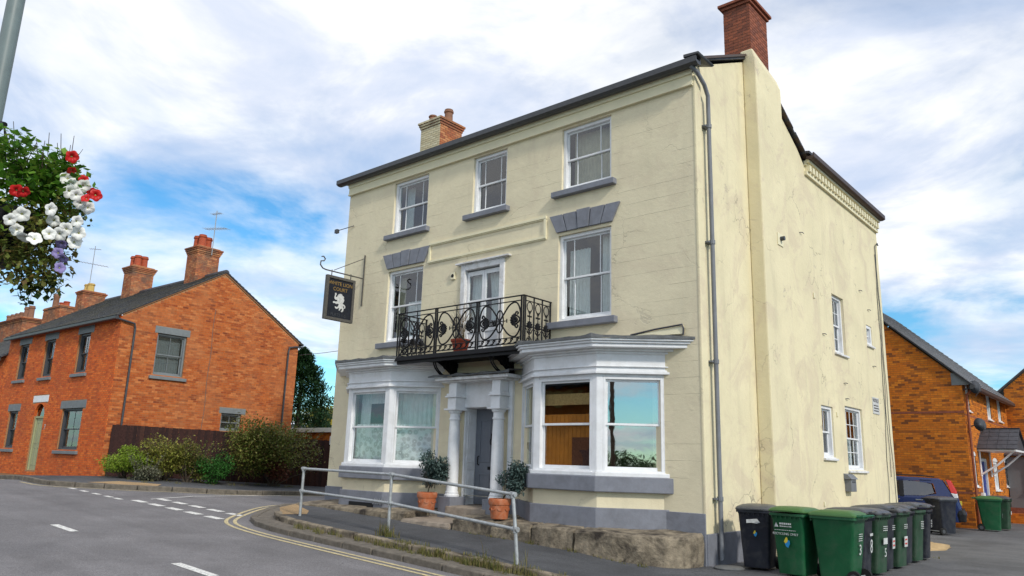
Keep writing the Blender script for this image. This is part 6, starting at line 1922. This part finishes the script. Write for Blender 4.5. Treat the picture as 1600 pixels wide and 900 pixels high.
for k in range(26):                       # fine twiggy stems standing out at the top
    p = pix(R.uniform(0, 110), R.uniform(250, 290), 4.35); q = p+Vector((R.uniform(-.06, .06), R.uniform(-.06, .06), R.uniform(.08, .2)))
    b.tube([p, p.lerp(q, .5)+Vector((R.uniform(-.02, .02), 0, 0)), q], [.0025, .002, .0015], 4)
    for t in (.5, .7, .85, 1): fine.append(tuple(p.lerp(q, t)))
strands = [((32, 425), (38, 478)), ((40, 428), (55, 455)), ((78, 428), (88, 455)), ((84, 425), (75, 468)), ((48, 430), (45, 470)), ((62, 430), (70, 448))]
for (x0, y0), (x1, y1) in strands:
    n_ = 8; pts = []
    for k in range(n_+1):
        t = k/n_; p = pix(x0+(x1-x0)*t+4*math.sin(t*7+x0), y0+(y1-y0)*t, 4.3); pts.append(p)
        if k:
            for _ in range(3): trail.append((p.x+R.gauss(0, .008), p.y+R.gauss(0, .008), p.z+R.gauss(0, .008)))
    b.tube(pts, .002, 4)
stuff(build(b, 'trailing_stem', 'bark', bk, fix=False))
leaves('foliage', trail, .034, 'leaf_dark', bk, .8, .5)
mat('petal_white', (.80, .80, .76), .6, .04, 40); mat('petal_red', (.52, .012, .012), .5, .15, 40); mat('petal_purple', (.24, .20, .42), .6, .1, 40); mat('throat', (.35, .36, .12), .7, .1, 30)
def flower(c, r, m, face):
    f = face.normalized(); s1 = f.cross(Vector((0, 0, 1))).normalized(); s2 = s1.cross(f); a0 = R.uniform(0, 6)
    n_ = 30; rings = []
    for q, dep in ((.06, -.62), (.16, -.30), (.42, -.05), (.75, .05), (1.0, -.04)):
        ring = []
        for k in range(n_):
            a = 2*math.pi*k/n_
            lob = 1-.17*(abs(math.cos(2.5*(a+.0)))**3)*q
            wv = .05*math.sin(5*a+1)*q+.03*math.sin(10*a)*q
            ring.append(tuple(c+(s1*math.cos(a+a0)+s2*math.sin(a+a0))*r*q*lob+f*r*(dep+wv)))
        rings.append(ring)
    o = build(B().loft(rings, cap=False), 'petunia', m, bk, smooth='all')
    build(B().loft([[tuple(c+(s1*math.cos(t)+s2*math.sin(t))*r*.13+f*r*-.3) for t in [k*math.pi/4 for k in range(8)]], [tuple(c+(s1*math.cos(t)+s2*math.sin(t))*r*.02+f*r*-.24) for t in [k*math.pi/4 for k in range(8)]]]), 'throat', 'throat', o)
def fl(x, y, dist, r, m, tilt=.45, side=0):
    c = pix(x, y, dist); tocam = (CAM-c).normalized()
    flower(c, r, m, tocam+Vector((R.gauss(0, tilt), R.gauss(0, tilt), R.gauss(-.1, tilt)))+_r2*side)
for (x, y) in ((16, 343), (34, 335), (26, 359), (39, 372), (80, 327), (83, 345), (77, 365), (103, 358), (113, 287), (110, 299), (126, 318), (121, 346), (123, 364), (131, 291), (92, 366), (138, 325), (117, 378), (105, 278), (120, 305), (54, 372)):
    fl(x, y, R.uniform(4.02, 4.14), R.uniform(.030, .039), 'petal_white', .35, .5 if x > 105 else 0)
for (x, y) in ((26, 298), (37, 300), (112, 267), (113, 245), (145, 301), (134, 309), (131, 281), (150, 305)):
    fl(x, y, R.uniform(4.02, 4.14), R.uniform(.024, .033), 'petal_red', .5, .7 if x > 100 else 0)
for (x, y) in ((98, 404), (94, 418), (96, 381), (90, 395)):
    fl(x, y, 4.12, .028, 'petal_purple', .6, .3)

# ---------------------------------------------------------------- the far side of the street, seen in the panes
SHP = thing('shop_building', 'orange boarded shop building on the opposite side of the street', 'building', (-17, -21, .6), world=True)
build(B().box(-26, -11.5, -27, -19.0, 0, 5.4), 'wall', 'brick_orange', SHP)
mat('board_orange', (.50, .17, .02), .6, .15, 6)
for k in range(48):
    x = -26+k*.302
    build(B().box(x, x+.285, -19.0, -18.96, .5, 4.1), 'board', 'board_orange', SHP)
build(B().box(-26, -11.5, -18.99, -18.85, 4.5, 5.2), 'fascia_sign', 'pot_buff', SHP)
build(B().box(-26.2, -11.3, -27.2, -18.6, 5.4, 6.2), 'roof', 'slate_edge', SHP, bev=.05)
for x in (-23, -19, -15.2):
    wn = build(B().box(x, x+1.2, -18.955, -18.90, 1.1, 2.4), 'window', 'dark_frame', SHP)
    build(B().box(x+.08, x+.56, -18.9, -18.895, 1.18, 2.32), 'pane', 'interior', wn); build(B().box(x+.64, x+1.12, -18.9, -18.895, 1.18, 2.32), 'pane', 'interior', wn)
tp = thing('telegraph_pole', 'tall wooden telegraph pole behind the opposite pavement', 'pole', (18.0, -23.4, 0), world=True)
build(B().tube([(18.0, -23.4, -.2), (17.95, -23.4, 4), (17.85, -23.4, 9)], [.16, .14, .10], 10), 'shaft', 'timber', tp, smooth=True)
for k in range(6): build(B().tube([(17.65, -23.4, 3.4+k*.8), (18.2, -23.4, 3.4+k*.8)], .016, 5), 'step', 'galvanised', tp)
hb = B(); hp = []
for i, (x, y, r_) in enumerate(((6, -46, 3.4), (13, -48, 4.0), (21, -47, 3.5), (29, -46, 4.2), (38, -44, 3.6), (-2, -50, 3.6), (46, -43, 4))):
    hp += blob_pts((x, y, 1.2), (r_+1, r_, 2.1), 3600, 10, .3, seed=70+i)
hw = stuff(leaves('far_hedgerow', hp, .36, 'leaf_dark'))
hw['label'] = 'far green hedgerow of trees beyond the opposite pavement'; hw['category'] = 'hedge'

# tidy up helper properties
for o in bpy.data.objects:
    if '_world' in o: del o['_world']
